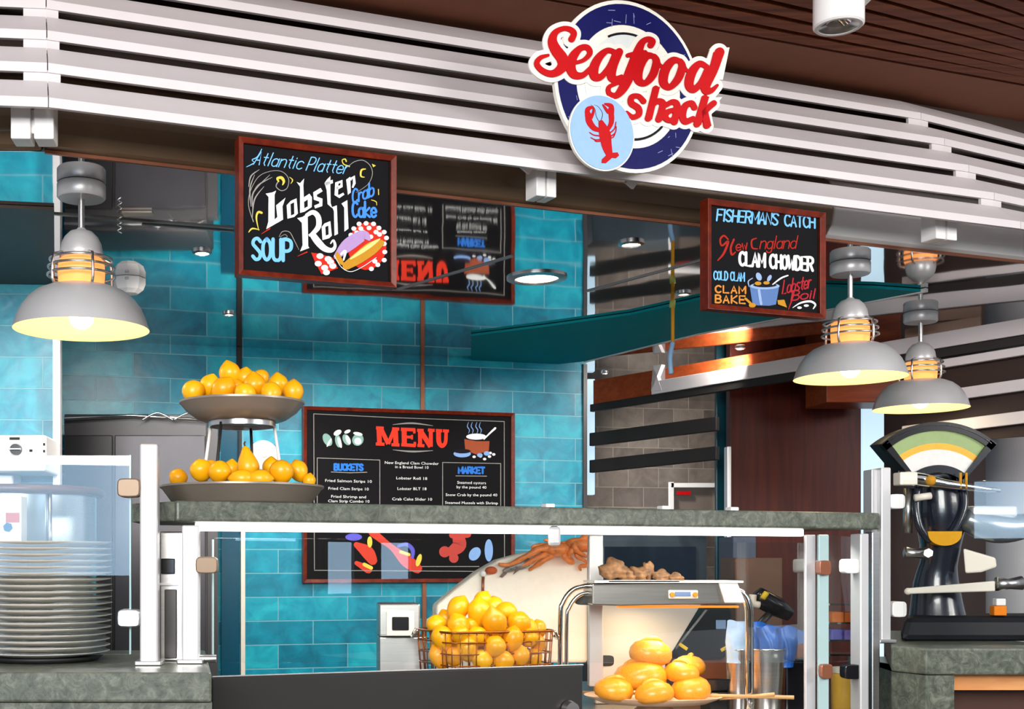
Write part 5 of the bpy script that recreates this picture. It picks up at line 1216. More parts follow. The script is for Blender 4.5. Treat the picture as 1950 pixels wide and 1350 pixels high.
bas = [(325, 755, 84, 3.60, 'lemon', 'upper left lemon on top of the basket heap'), (530, 690, 66, 3.66, 'lemon', 'topmost lemon of the basket heap'), (505, 795, 88, 3.58, 'long', 'large lemon in the upper middle of the basket heap'), (640, 745, 72, 3.66, 'lemon', 'lemon behind right of the top of the basket heap'), (738, 785, 78, 3.62, 'round', 'upper right lemon on top of the basket heap'),
       (140, 895, 76, 3.58, 'round', 'lemon at the upper left corner of the basket'), (225, 850, 66, 3.66, 'lemon', 'lemon behind the left corner of the basket heap'), (332, 905, 82, 3.54, 'lemon', 'lemon above the wire rim left of the middle of the basket'), (448, 900, 66, 3.58, 'round', 'small lemon above the rim in the middle of the basket'), (640, 880, 92, 3.53, 'long', 'largest lemon at the front centre of the basket heap'), (845, 880, 88, 3.57, 'round', 'round lemon on the right of the basket heap'), (930, 930, 72, 3.60, 'lemon', 'lemon near the right corner above the basket rim'), (1020, 925, 56, 3.62, 'lemon', 'small lemon at the right corner of the basket'),
       (195, 1010, 84, 3.53, 'lemon', 'lemon behind the wire at the left, just under the rim'), (345, 980, 70, 3.51, 'round', 'second lemon from the left in the row under the rim'), (490, 995, 76, 3.52, 'round', 'third lemon from the left in the row under the rim'), (640, 1080, 82, 3.50, 'round', 'centre lemon pressed against the wire of the basket'), (795, 1015, 80, 3.53, 'lemon', 'third lemon from the right in the row under the rim'), (935, 1005, 72, 3.56, 'round', 'second lemon from the right in the row under the rim'), (1015, 1060, 56, 3.60, 'lemon', 'lemon at the right end of the basket behind the wire'),
       (160, 1170, 70, 3.54, 'long', 'leftmost lemon of the bottom basket row'), (290, 1165, 74, 3.52, 'round', 'second lemon from the left in the bottom basket row'), (405, 1100, 82, 3.51, 'lemon', 'lemon left of the centre in the middle basket row'), (530, 1195, 78, 3.50, 'round', 'third lemon from the left in the bottom basket row'), (710, 1205, 80, 3.51, 'round', 'third lemon from the right in the bottom basket row'), (850, 1165, 78, 3.54, 'lemon', 'second lemon from the right in the bottom basket row'), (970, 1175, 68, 3.58, 'round', 'rightmost lemon of the bottom basket row')]
bas_hidden = [(250, 1080, 70, 3.64), (560, 1060, 80, 3.66), (800, 1090, 74, 3.66), (420, 960, 70, 3.68), (720, 940, 74, 3.68), (300, 900, 70, 3.70)]
for i, (x, y, r, Y, kd, lb) in enumerate(bas):
    q = KB(x, y); rn = random.Random(i + 90); fruit('lemon', kd, q[0], q[1], r / 4.5, Y, (rn.uniform(-.5, .5), rn.uniform(-.5, .5), rn.uniform(0, 6)), lb, 'lemons in the wire basket', 'lemon2')
for i, (x, y, r, Y) in enumerate(bas_hidden):
    q = KB(x, y); fruit('lemon', 'round', q[0], q[1], r / 4.5, Y, (0, 0, i), 'lemon deep inside the wire basket behind the front row', 'lemons in the wire basket', 'lemon2')

# ================================================================== SWITCH BOX, ICE BED, SEAFOOD
Ys = 3.74
a, b_ = P(722, 1150, Ys), P(800, 1300, Ys)
t = thing('control_box', 'grey steel box with a square black button left of the lemon basket', 'control box', ((a.x + b_.x) / 2, Ys + .1, zi))
obj('upper_case', MB().box(((a.x + b_.x) / 2, Ys + .08, (zat(1150, Ys) + zat(1211, Ys)) / 2), (b_.x - a.x, .16, zat(1150, Ys) - zat(1211, Ys))), M['steel'], t, bevel=.004)
obj('lower_case', MB().box(((a.x + b_.x) / 2 + .01, Ys + .09, (zat(1213, Ys) + zi) / 2), (b_.x - a.x + .02, .16, zat(1213, Ys) - zi - .001)), M['steel'], t, bevel=.004)
p = P(762, 1187, Ys)
bf_ = obj('button_frame', MB().box(p + Vector((0, -.006, 0)), (.084, .014, .074)), M['cream'], t, bevel=.004)
obj('button', MB().box(p + Vector((0, -.014, 0)), (.050, .008, .040)), M['black'], bf_, bevel=.003)
# ice display: sloping white bed
Yi = 4.05
prof = [(832, 1152), (870, 1120), (912, 1088), (950, 1066), (1000, 1052), (1060, 1046), (1120, 1044), (1120, 1262), (832, 1262)]
mb = MB(); IB = VPlane(Yi, 0.15)
q0 = [IB.hit(x, y) for x, y in prof]
mb.hull(q0, [p - IB.n * .07 for p in q0])
M['ice'] = mat('crushed_ice_white', srgb(246, 236, 220), .5, var=.03, scale=40, bump=.5)
t = thing('ice_display', 'sloping cream white ice bed for seafood behind the lemon basket', 'display', IB.hit(980, 1330))
obj('ice_bed', mb, M['ice'], t, bevel=.01)
obj('label_stake', MB().tube([IB.hit(918, 1095, .012), IB.hit(917, 1140, .012)], .005, 8), M['copper'], t, True)
obj('stake_tip', MB().ball(IB.hit(918, 1092, .012), .011, 14, 8), M['white'], t, True)
# white panel with slanted right edge and finger hole
WP = VPlane(4.02, 0.15)
q0 = [WP.hit(x, y) for x, y in ((1134, 1140), (1342, 1140), (1268, 1262), (1262, 1340), (1134, 1340))]
t = thing('cutting_board', 'pale grey board with a slanted edge standing behind the buns', 'board', WP.hit(1200, 1340))
obj('board', MB().hull(q0, [p - WP.n * .02 for p in q0]), mat('pale_grey_board', srgb(190, 188, 182), .45, var=.03), t, bevel=.003)
p = WP.hit(1150, 1258, .002); obj('finger_hole', MB().hull([p + WP.d * (.034 * math.copysign(abs(math.cos(a)) ** .5, math.cos(a))) + Vector((0, 0, .018 * math.copysign(abs(math.sin(a)) ** .5, math.sin(a)))) for a in [2 * math.pi * i / 20 for i in range(20)]], [p + WP.n * .001 + WP.d * (.034 * math.copysign(abs(math.cos(a)) ** .5, math.cos(a))) + Vector((0, 0, .018 * math.copysign(abs(math.sin(a)) ** .5, math.sin(a)))) for a in [2 * math.pi * i / 20 for i in range(20)]]), M['black_matt'], t)
# crab on the ice: shell, jointed legs, claws
M['crab'] = mat('cooked_crab_shell', srgb(222, 128, 66), .35, var=.25, scale=60, bump=.3)
M['crab_dark'] = mat('dark_crab_shell', srgb(96, 72, 62), .4, var=.4, scale=50)
def crab(name, label, c, legs, body=(.05, .04, .025)):
    p = IB.hit(*c, e=.03); t = thing(name, label, 'crab', p)
    obj('shell', MB().ball(p, 1, 24, 14, body[0], body[1], body[2]), M['crab'], t, True)
    for lg, w_ in legs:
        pts = [IB.hit(x, y, e_) for x, y, e_ in lg]; n = len(pts)
        sm = cat(pts, 4); rs = []
        for i in range(len(sm)):
            f_ = i / (len(sm) - 1); kn = 1 + .35 * math.sin(f_ * math.pi * (n - 1)) ** 2
            rs.append(w_ * (1.05 - .7 * f_) * kn)
        obj('leg', MB().tube(sm, rs, 8), M['crab'], t, True)
    return t
crab('crab', 'orange cooked crab with long legs reaching left over the ice', (1052, 1046), [
    ([(1045, 1045, .03), (1020, 1045, .05), (995, 1058, .05), (965, 1075, .03), (945, 1074, .02)], .012), ([(1048, 1050, .03), (1020, 1060, .045), (990, 1076, .03), (962, 1078, .02)], .010), ([(1050, 1052, .03), (1030, 1066, .04), (1012, 1080, .02), (1005, 1086, .01)], .010),
    ([(1062, 1050, .04), (1070, 1066, .05), (1085, 1072, .03), (1080, 1066, .02)], .010), ([(1040, 1040, .02), (1012, 1040, .03), (1008, 1046, .03)], .009)])
crab('crab', 'orange cooked crab curled at the right top of the ice bed', (1095, 1038), [
    ([(1095, 1036, .03), (1080, 1040, .06), (1090, 1052, .06), (1108, 1060, .04)], .012), ([(1098, 1034, .03), (1108, 1022, .05), (1116, 1026, .05), (1120, 1045, .04)], .012), ([(1092, 1032, .03), (1078, 1046, .06), (1072, 1058, .05), (1086, 1068, .03)], .010),
    ([(1100, 1040, .03), (1116, 1050, .05), (1120, 1066, .04), (1112, 1076, .03), (1100, 1078, .02), (1104, 1086, .01)], .010), ([(1096, 1044, .03), (1088, 1058, .05), (1100, 1066, .05), (1116, 1072, .02)], .009), ([(1090, 1034, .02), (1060, 1036, .03), (1040, 1030, .02), (1032, 1028, .02)], .009)])
# fish and small red shellfish
p = IB.hit(980, 1080, .018)
t = thing('fish', 'small dark silver fish lying on the ice under the crab legs', 'fish', p)
pts = [IB.hit(x, y, .018) for x, y in ((1010, 1068), (995, 1072), (978, 1078), (962, 1085), (955, 1088))]
obj('body', MB().tube(cat(pts, 4), [.004, .008, .013, .016, .018, .018, .018, .017, .016, .014, .012, .010, .009, .008, .007, .006, .005][:len(cat(pts, 4))], 10), mat('silver_fish_skin', srgb(120, 118, 116), .25, var=.5, scale=90), t, True)
obj('tail', MB().hull([IB.hit(x, y, .016) for x, y in ((958, 1086), (948, 1098), (953, 1100), (962, 1092))], [IB.hit(x, y, .02) for x, y in ((958, 1086), (948, 1098), (953, 1100), (962, 1092))]), M['crab_dark'], t)
obj('fin', MB().hull([IB.hit(x, y, .026) for x, y in ((990, 1080), (972, 1094), (978, 1082))], [IB.hit(x, y, .03) for x, y in ((990, 1080), (972, 1094), (978, 1082))]), M['crab_dark'], t)
p = IB.hit(932, 1086, .02)
tag(obj('shellfish_tail', MB().ball(p, 1, 20, 12, .020, .016, .013), paint('shell_red', 190, 92, 56, .4), None, True, base=p), 'small red orange shellfish at the left edge of the ice', 'shellfish')

# ================================================================== HEAT LAMP WITH BUNS
Yh = 3.78
t = thing('heat_lamp', 'chrome heat lamp arch with a wide hood over the buns', 'heat lamp', P(1250, 1345, Yh))
lt = [P(1067, 1350, Yh), P(1067, 1180, Yh), P(1072, 1148, Yh), P(1090, 1124, Yh), P(1118, 1116, Yh), P(1160, 1115, Yh)]
obj('left_tube', MB().tube(cat(lt, 6), .0075, 12), M['chrome'], t, True)
lt = [P(1079, 1350, Yh + .03), P(1079, 1186, Yh + .03), P(1084, 1158, Yh + .03), P(1100, 1136, Yh + .03), P(1124, 1128, Yh + .03), P(1160, 1127, Yh + .03)]
obj('left_tube', MB().tube(cat(lt, 6), .006, 12), M['chrome'], t, True)
rt = [P(1400, 1124, Yh), P(1412, 1130, Yh), P(1424, 1150, Yh), P(1427, 1190, Yh), P(1427, 1350, Yh)]
obj('right_tube', MB().tube(cat(rt, 6), .013, 14), M['chrome'], t, True)
HP = VPlane(Yh - .035, 0.0)
def hoodmesh(pf, pb, d): return MB().hull([HP.hit(*p) for p in pf], [HP.hit(*p) - HP.n * d for p in pb])
pf = [(1128, 1112), (1395, 1108), (1412, 1150), (1180, 1154), (1128, 1152)]
obj('hood', hoodmesh(pf, pf, .13), M['steel_h'], t, bevel=.004)
pf = [(1366, 1109), (1402, 1109), (1418, 1148), (1378, 1148)]
obj('end_cap', MB().hull([HP.hit(x, y, .003) for x, y in pf], [HP.hit(x, y, .012) for x, y in pf]), M['white'], t, bevel=.003)
obj('hood_top', MB().box(P(1260, 1107, Yh + .03), (.44, .16, .006)), M['white'], t)
obj('glow_strip', MB().box(P(1290, 1155, Yh + .02), (.36, .03, .006)), emit('orange_heat_glow', srgb(255, 128, 40), 1.2), t)
pl0 = HP.hit(1300, 1132, .004)
cp_ = obj('control_plate', MB().box(pl0, (.088, .006, .026)), M['cream'], t, bevel=.004)
obj('display', MB().box(pl0 + Vector((-.002, -.004, .002)), (.046, .004, .012)), paint('display_blue', 110, 130, 170), cp_)
for dx_ in (-.034, .034): obj('knob', MB().cyl(pl0 + Vector((dx_, 0, 0)), pl0 + Vector((dx_, -.012, 0)), .007, seg=16), paint('knob_amber', 206, 140, 50), cp_, True, auto=40)
obj('side_handle', MB().hull([P(1092 + 22 + 20 * math.copysign(abs(math.cos(a)) ** .6, math.cos(a)), 1143 + 9 * math.copysign(abs(math.sin(a)) ** .6, math.sin(a)), Yh + .05) for a in [2 * math.pi * i / 18 for i in range(18)]], [P(1092 + 22 + 20 * math.copysign(abs(math.cos(a)) ** .6, math.cos(a)), 1143 + 9 * math.copysign(abs(math.sin(a)) ** .6, math.sin(a)), Yh + .06) for a in [2 * math.pi * i / 18 for i in range(18)]]), M['dark_steel'], t)
# plate on a thin stand with the buns
zpl = zat(1338, 3.74); pcx = P(1245, CY, 3.86)
t = thing('serving_tray', 'pale oval tray holding the buns under the heat lamp', 'tray', (pcx.x, 3.86, zpl))
def oval(prof, c, sx, sy, seg=56):
    mb = MB().lathe(prof, (0, 0, 0), seg)
    for v in mb.v: v.x = v.x * sx + c[0]; v.y = v.y * sy + c[1]; v.z += c[2]
    return mb
obj('dish', oval([(0, -.012), (.16, -.012), (.205, .006), (.212, .010), (.205, .012), (.16, -.004), (0, -.004)], (pcx.x, 3.86, zpl), 1.0, .75), mat('pale_peach_ceramic', srgb(236, 200, 168), .3), t, True, auto=60)
obj('foot', MB().lathe([(0, 0), (.09, 0), (.06, .02), (.03, zpl - .012 - zi), (0, zpl - .012 - zi)], (pcx.x, 3.86, zi), 32), M['chrome'], t, True, auto=50)
def bun_mesh(r=1.0):
    mb = MB(); prof = [(0, -.62), (.62, -.60), (.92, -.40), (1.0, -.12), (.97, .18), (.80, .48), (.52, .66), (.22, .73), (0, .74)]
    mb.lathe(prof, (0, 0, 0), 36)
    # pinched ridge on top
    pts = [(-.55, .12, .62), (-.25, .02, .76), (.1, -.02, .80), (.45, .02, .70), (.66, .08, .52)]
    mb.tube(cat(pts, 5), [.04 + .11 * math.sin(math.pi * i / 20) for i in range(21)], 8)
    return mb
BN = [(1169, 1313, 38, 3.77, .2, 'bun at the lower left of the heap on the tray'), (1219, 1288, 50, 3.82, -.3, 'bun in the middle left of the heap on the tray'), (1239, 1243, 43, 3.84, .5, 'topmost golden bun of the heap'), (1298, 1281, 35, 3.80, 2.2, 'bun in the middle right of the heap on the tray'), (1246, 1320, 38, 3.73, 3.4, 'bun at the front centre bottom of the heap'), (1316, 1312, 42, 3.78, .9, 'bun at the lower right of the heap on the tray'), (1314, 1268, 34, 3.98, 1.5, 'paler bun at the back right of the heap')]
pb = None
for i, (x, y, r, Y, a, lb) in enumerate(BN):
    p = P(x, y, Y); rr_ = r / F * Y
    if pb is None: pb = obj('bread_bun', bun_mesh(), M['bun'], None, True); o = pb
    else: o = pb.copy(); C.objects.link(o)
    o.location = p; o.scale = (rr_, rr_ * .85, rr_ * .80); o.rotation_euler = (.0 if i % 2 else .12, .08 * (-1) ** i, a)
    tag(o, lb, 'bun', 'buns heaped on the tray')
# oysters on top of the hood
M['crust'] = mat('brown_crusty_shell', srgb(124, 86, 54), .75, var=.6, scale=45, bump=.8)
OY = [(1170, 1084, 26, 20, 'leftmost and largest crusty oyster on top of the heat lamp'), (1196, 1094, 18, 14, 'second crusty oyster from the left on the heat lamp'), (1216, 1092, 20, 14, 'third crusty oyster on top of the heat lamp'), (1234, 1086, 10, 18, 'upright crusty oyster in the middle of the row on the heat lamp'), (1257, 1097, 18, 12, 'crusty oyster second from the right on the heat lamp'), (1286, 1100, 16, 9, 'rightmost crusty oyster on top of the heat lamp')]
for i, (x, y, rx_, ry_, lb) in enumerate(OY):
    Y = 3.80; p = P(x, y, Y); mb = MB().ball((0, 0, 0), 1, 20, 14)
    rn = random.Random(i + 5)
    for v in mb.v:
        k_ = 1 + .16 * math.sin(5 * v.x + 3 * v.z + i) + .12 * math.sin(9 * v.z - 4 * v.y + i)
        v.x *= rx_ / F * Y * k_; v.y *= rx_ / F * Y * .8 * k_; v.z *= ry_ / F * Y * k_
    zmin = min(v.z for v in mb.v)
    mb.v = [v + p for v in mb.v]
    tag(obj('oyster', mb, M['crust'], None, True, base=(p.x, p.y, p.z + zmin)), lb, 'oyster', 'oysters on the heat lamp')
tag(obj('paper_doily', MB().box(P(1215, 1106, 3.80), (.21, .14, .005)), M['white'], None, base=P(1215, 1107, 3.80)), 'white paper sheet under the oysters on the heat lamp', 'paper')
# chopsticks / tongs rods lying on the tray at right
for x0_, y0_, x1_, y1_, lb in ((1110, 1318, 1512, 1328, 'longer pale wooden stick lying across behind the tray'), (1370, 1331, 1475, 1322, 'shorter pale wooden stick beside the tray rim')):
    a, b_ = P(x0_, y0_, 3.98 if x0_ < 1200 else 3.80), P(x1_, y1_, 3.70 if x0_ < 1200 else 3.72)
    tag(obj('wooden_stick', MB().tube([a, b_], [.004, .006], 10), mat('pale_stick_wood', srgb(216, 164, 108), .5), None, True, base=a), lb, 'stick')
# black toaster-like box with yellow marks
t = thing('black_hopper', 'black slanted container with yellow marks right of the pale board', 'container', P(1335, 1300, 4.10))
BP = VPlane(4.10, 0.15)
pf = [(1345, 1156), (1394, 1156), (1398, 1215), (1380, 1256), (1300, 1256), (1282, 1236)]
obj('shell', MB().hull([BP.hit(*p) for p in pf], [BP.hit(*p) - BP.n * .2 for p in pf]), mat('dark_blue_black_plastic', srgb(26, 32, 36), .3), t, bevel=.01)
for x, y, r in ((1300, 1231, .6), (1380, 1234, -.5)): obj('yellow_mark', MB().box(BP.hit(x, y, .004), (.034, .006, .012), 0, 0, r), paint('safety_yellow', 236, 200, 60), t, bevel=.002)
obj('blue_label', MB().box(BP.hit(1372, 1189, .002), (.034, .004, .03)), paint('label_blue', 130, 160, 200), t)
obj('stand', MB().hull([Vector((p.x, p.y, zi + .002)) for p in (BP.hit(1290, 1250, -.02), BP.hit(1390, 1250, -.02), BP.hit(1390, 1250, -.18), BP.hit(1290, 1250, -.18))], [Vector((p.x, p.y, BP.hit(1290, 1255).z)) for p in (BP.hit(1290, 1250, -.02), BP.hit(1390, 1250, -.02), BP.hit(1390, 1250, -.18), BP.hit(1290, 1250, -.18))]), M['copper'], t)
t = thing('black_dish', 'shallow black dish between the buns and the metal cups', 'dish', P(1362, 1320, 3.95))
obj('dish', MB().hull([P(x, 1316, Y) for x, Y in ((1340, 3.9), (1405, 3.9), (1400, 4.05), (1345, 4.05))], [P(x, 1292, Y) for x, Y in ((1330, 3.88), (1402, 3.88), (1400, 4.08), (1335, 4.08))]), M['black'], t, bevel=.006)
obj('dish_foot', MB().box(((P(1368, 1316, 3.95).x), 3.97, (zat(1316, 3.95) + zi) / 2), (.07, .1, zat(1316, 3.95) - zi)), M['black_matt'], t)

# ================================================================== METAL CUPS WITH BLUE BAGS
def cup(x0, x1, y0, Y, label, colr='steel'):
    a, b_ = P(x0, y0, Y), P(x1, y0, Y); r = (b_.x - a.x) / 2; c = Vector(((a.x + b_.x) / 2, Y + r, zi)); h = a.z - zi
    t = thing('metal_cup', label, 'cup', c, 'tall metal cups holding blue bags')
    obj('body', MB().lathe([(0, 0), (r * .74, 0), (r * .76, .01), (r * .98, h - .004), (r, h), (r * .95, h), (r * .93, h - .004), (r * .70, .015), (0, .015)], c, 44), M[colr], t, True, auto=50)
    obj('rolled_rim', MB().tube([(c.x + r * math.cos(a_), c.y + r * math.sin(a_), c.z + h) for a_ in [2 * math.pi * i / 40 for i in range(40)]], .003, 8, True), M['chrome'], t, True)
    return c, r, h
c1_, r1_, h1_ = cup(1390, 1438, 1238, 3.86, 'metal cup behind the right leg of the heat lamp')
c2_, r2_, h2_ = cup(1436, 1506, 1238, 3.80, 'wide metal cup with blue bags right of the heat lamp')
M['bag'] = mat('blue_foil_bag', srgb(18, 88, 176), .35, var=.3, scale=25); M['bag2'] = mat('pale_blue_paper_bag', srgb(168, 200, 236), .45, var=.15, scale=25)
def bag(x0, x1, y0, y1, Y, label, m='bag', tilt=0.0):
    x0, x1 = x0 - 3, x1 + 3
    a, b_ = P(x0, y0, Y), P(x1, y1, Y); w_ = b_.x - a.x; h = a.z - b_.z
    t = thing('snack_bag', label, 'bag', (a.x + w_ / 2, Y, b_.z), 'blue snack bags in the metal cups')
    rn = random.Random(int(x0)); nx, nz = 8, 8
    def sheet(sg):
        vs = []
        for j in range(nz + 1):
            for i in range(nx + 1):
                u, v = i / nx, j / nz; bulge = .020 * math.sin(math.pi * u) ** .6 * (1 - .8 * v ** 3)
                vs.append(Vector((a.x + w_ * u + tilt * h * v + .003 * math.sin(7 * v + x0), Y + sg * (bulge + .001) + .003 * math.sin(9 * u + 5 * v + x0) + .002 * math.sin(17 * v), b_.z + h * v + (.005 * math.sin(6 * u + x0) if j == nz else 0))))
        return vs
    fs = [(j * (nx + 1) + i, j * (nx + 1) + i + 1, (j + 1) * (nx + 1) + i + 1, (j + 1) * (nx + 1) + i) for j in range(nz) for i in range(nx)]
    obj('pouch', MB().add(sheet(-1), fs).add(sheet(1), [f[::-1] for f in fs]), M[m], t, True)
    c_ = 'top_seal'; obj(c_, MB().hull([P(x0 + 2, y0 + 4, Y), P(x1 - 2, y0 + 4, Y), P(x1 - 2, y0 + 4, Y + .004), P(x0 + 2, y0 + 4, Y + .004)], [P(x0 + 1 + tilt * 4, y0, Y), P(x1 - 1 + tilt * 4, y0, Y), P(x1 - 1 + tilt * 4, y0, Y + .004), P(x0 + 1 + tilt * 4, y0, Y + .004)]), M[m], t)
bag(1386, 1420, 1183, 1262, 3.885, 'pale blue bag standing in the left metal cup', 'bag2')
bag(1414, 1455, 1186, 1270, 3.90, 'deep blue bag behind the right leg of the heat lamp'); bag(1452, 1482, 1192, 1270, 3.845, 'blue bag standing upright at the front of the wide cup', tilt=-.1); bag(1478, 1510, 1194, 1270, 3.87, 'blue bag leaning at the right of the wide cup', tilt=.1); bag(1506, 1534, 1200, 1275, 3.95, 'narrow blue bag at the far right beside the glass edge', tilt=.1)
t = thing('black_caddy', 'black caddy with a wooden top right of the metal cups', 'caddy', P(1520, 1350, 3.9))
obj('body', MB().box((P(1518, CY, 3.92).x, 3.96, (zat(1256, 3.9) + zi) / 2), (.085, .12, zat(1256, 3.9) - zi)), M['black'], t, bevel=.006)
obj('wood_block', MB().box((P(1536, CY, 3.86).x, 3.93, zat(1240, 3.9)), (.055, .08, .042)), M['orange_wood'], t, bevel=.003)
# small containers right of the glass edge
t = thing('spice_jar', 'yellow jar behind the glass at the lower right of the case', 'jar', P(1600, 1380, 3.95))
c = P(1606, 1380, 3.98)
obj('jar_body', MB().lathe([(0, 0), (.035, 0), (.036, .01), (.036, .11), (.03, .12), (0, .12)], (c.x, c.y, zi), 32), paint('mustard_yellow', 232, 176, 70, .3), t, True, auto=50)
obj('lid', MB().lathe([(0, 0), (.033, 0), (.033, .018), (0, .018)], (c.x, c.y, zi + .12), 28), M['cream'], t, True, auto=50)
t = thing('snack_rack', 'small wire rack of purple and orange packets behind the glass panel', 'rack', P(1600, 1240, 4.25))
rk = VPlane(4.2, 0.0)
for y in (1150, 1185, 1218, 1245): obj('rack_tier', MB().box(rk.hit(1600, y), (.11, .10, .006)), M['chrome'], t)
for x in (1573, 1627): obj('rack_post', MB().cyl(Vector((rk.hit(x, 1245).x, 4.2, EYE - .5)), rk.hit(x, 1140), .004, seg=10), M['chrome'], t)
pk_ = [(1588, 1175, 'orange_packet', (206, 110, 40), 'orange packet on the upper tier of the small rack'), (1612, 1176, 'orange_packet', (180, 92, 40), 'brown orange packet on the upper right of the small rack'), (1586, 1208, 'purple_packet', (96, 96, 180), 'purple packet at the left of the small rack'), (1612, 1209, 'purple_packet', (120, 104, 176), 'lilac packet at the right of the small rack')]
for x, y, nm, cl, lb in pk_:
    p = rk.hit(x, y); tag(obj('packet', MB().box((p.x, 4.19, p.z), (.04, .05, .038)), paint(nm + str(x), *cl), None, base=(p.x, 4.19, p.z - .019), bevel=.006), lb, 'packet', 'packets in the small rack')
# dark appliances at the back under the shelf
t = thing('wall_oven', 'blue grey oven with a glass front beyond the wall corner', 'oven', P(1235, 1112, 6.9))
a, b_ = P(1128, 985, 6.9), P(1346, 1112, 6.9)
obj('case', MB().box(((a.x + b_.x) / 2, 7.0, (b_.z + a.z) / 2), (b_.x - a.x, .2, a.z - b_.z)), mat('blue_grey_steel', srgb(84, 98, 108), .3, metal=.4), t, bevel=.004)
obj('window', MB().box(((a.x + b_.x) / 2, 6.895, zat(1074, 6.9)), (.5, .01, .19)), mat('dark_blue_glass', srgb(40, 52, 66), .1), t)
obj('bench', MB().box(((a.x + b_.x) / 2, 7.0, b_.z / 2), (b_.x - a.x, .22, b_.z - .002)), M['charcoal'], t)
p = P(1307, 945, 6.85)
t = thing('display_frame', 'white framed panel with a small red label before the grey tiles', 'display', P(1320, 985, 6.85))
ys = 6.85
obj('frame', MB().box((P(1323, CY, ys).x, ys, zat(924, ys)), (.26, .02, .024)).box((P(1278, CY, ys).x, ys, (zat(918, ys) + zat(985, ys)) / 2), (.024, .02, zat(918, ys) - zat(985, ys))).box((P(1366, CY, ys).x, ys, (zat(918, ys) + zat(985, ys)) / 2), (.024, .02, zat(918, ys) - zat(985, ys))), M['white'], t)
obj('red_label', MB().box((P(1302, CY, ys).x, ys - .002, zat(939, ys)), (.075, .006, .02)), M['sign_red'], t)
obj('panel', MB().box((P(1323, CY, ys).x, ys + .012, zat(955, ys)), (.24, .008, .17)), mat('brown_panel', srgb(110, 98, 90), .5), t)
# coffee grinder-like black thing above blue bags
t = thing('hand_blender', 'black appliance head with a yellow band above the blue bags', 'appliance', P(1460, 1180, 4.6))
p = P(1450, 1140, 4.5); q = P(1478, 1155, 4.5)
obj('head', MB().tube([p + Vector((-.02, 0, .02)), p, q, q + Vector((.05, 0, -.03))], [.028, .036, .036, .024], 16), M['black'], t, True)
obj('yellow_band', MB().tube([P(1452, 1140, 4.46), P(1460, 1128, 4.46)], .010, 10), paint('safety_yellow', 236, 200, 60), t, True)
obj('pale_cap', MB().tube(cat([P(1434, 1132, 4.47), P(1434, 1148, 4.47), P(1446, 1152, 4.47)], 4), .013, 10), M['cream'], t, True)
obj('arm', MB().tube([q, P(1440, 1195, 4.5), P(1434, 1290, 4.5)], .014, 10), M['dark_steel'], t, True)
obj('base', MB().box((P(1440, CY, 4.5).x, 4.5, (zat(1285, 4.5) + EYE - .5) / 2), (.16, .14, abs(zat(1285, 4.5) - EYE + .5) + .02)), M['black'], t)
# brown boxes behind on the right under the shelf
for x0_, x1_, y0_, y1_, Y, m, lb in ((1400, 1490, 1062, 1180, 5.4, mat('brown_carton', srgb(96, 66, 48), .6), 'brown cabinet block under the shelf before the red column'), (1396, 1440, 1022, 1060, 5.63, paint('grey_blue_block', 84, 92, 108), 'blue grey panel block under the shelf before the red column')):
    a, b_ = P(x0_, y0_, Y), P(x1_, y1_, Y)
    tag(obj('cabinet_block', MB().box(((a.x + b_.x) / 2, Y + .1, a.z / 2), (b_.x - a.x, .2, a.z)), m, None, base=((a.x + b_.x) / 2, Y + .1, EYE - .5), bevel=.004), lb, 'cabinet')
# hanging hose
Yh2 = PH(1282, 556, CEIL).y
t = thing('hanging_hose', 'yellow rod with a pale blue hose hanging from the mirrored ceiling', 'hose', P(1281, 556, Yh2))
obj('rod', MB().tube([P(1281, 556, Yh2), P(1281, 652, Yh2)], .0065, 10), M['chalk_gold'], t, True)
obj('collar', MB().tube([P(1281, 572, Yh2), P(1280, 586, Yh2)], .011, 12), paint('collar_green', 170, 176, 90), t, True)
obj('hose', MB().tube(cat([P(1281, 652, Yh2), P(1276, 680, Yh2), P(1278, 712, Yh2)], 6), .009, 10), paint('hose_blue', 120, 156, 190, .3), t, True)
# ================================================================== SLATTED SCREEN AT THE RIGHT REAR
d2 = Vector((-.9125, 1, 0)).normalized(); o2 = Vector((2.756, 4.9, 0))
def on_line(px):
    t_ = (px - CX) / F; Y = 7.35 / (t_ + .9125); return Vector((t_ * Y, Y, 0))
n2 = Vector((d2.y, -d2.x, 0)); 
if n2.y > 0: n2 = -n2
t = thing('slatted_screen', 'white and dark slatted screen running back at the right rear', 'screen', on_line(1950) + Vector((0, 0, EYE + .5)))
def sbar(name, x0, x1, z0, z1, m, e=0, th=.03):
    a, b_ = on_line(x0) + n2 * e, on_line(x1) + n2 * e; q = [a, b_, b_ - n2 * th, a - n2 * th]
    ta, tb = (x0 - 1420) * .0001, (x1 - 1420) * .0001
    return obj(name, MB().hull([p + Vector((0, 0, z0 + dz_)) for p, dz_ in zip(q, (ta, tb, tb, ta))], [p + Vector((0, 0, z1 + dz_)) for p, dz_ in zip(q, (ta, tb, tb, ta))]), m, t, bevel=.003)
Zs = lambda y, px: EYE - (y - CY) / F * on_line(px).y
darkbar = mat('dark_slat', srgb(34, 29, 27), .5)
zb1, zt1 = EYE + .845, EYE + .91
sbar('top_rail', 1240, 2050, zb1, zt1, M['slat'])
sbar('under_rail', 1122, 2050, zb1 - .04, zb1 - .002, darkbar, -.005)
sbar('wood_fascia', 1122, 1560, zb1 + .0, zt1 + .06, M['orange_wood'], -.034, .02)
sbar('taupe_fascia', 1716, 1860, zt1 - .01, zt1 + .05, paint('taupe_board', 156, 128, 112), -.034, .02)
for z0, z1 in ((.628, .695), (.49, .555)):
    sbar('dark_slat', 1122, 1364, EYE + z0, EYE + z1, darkbar)
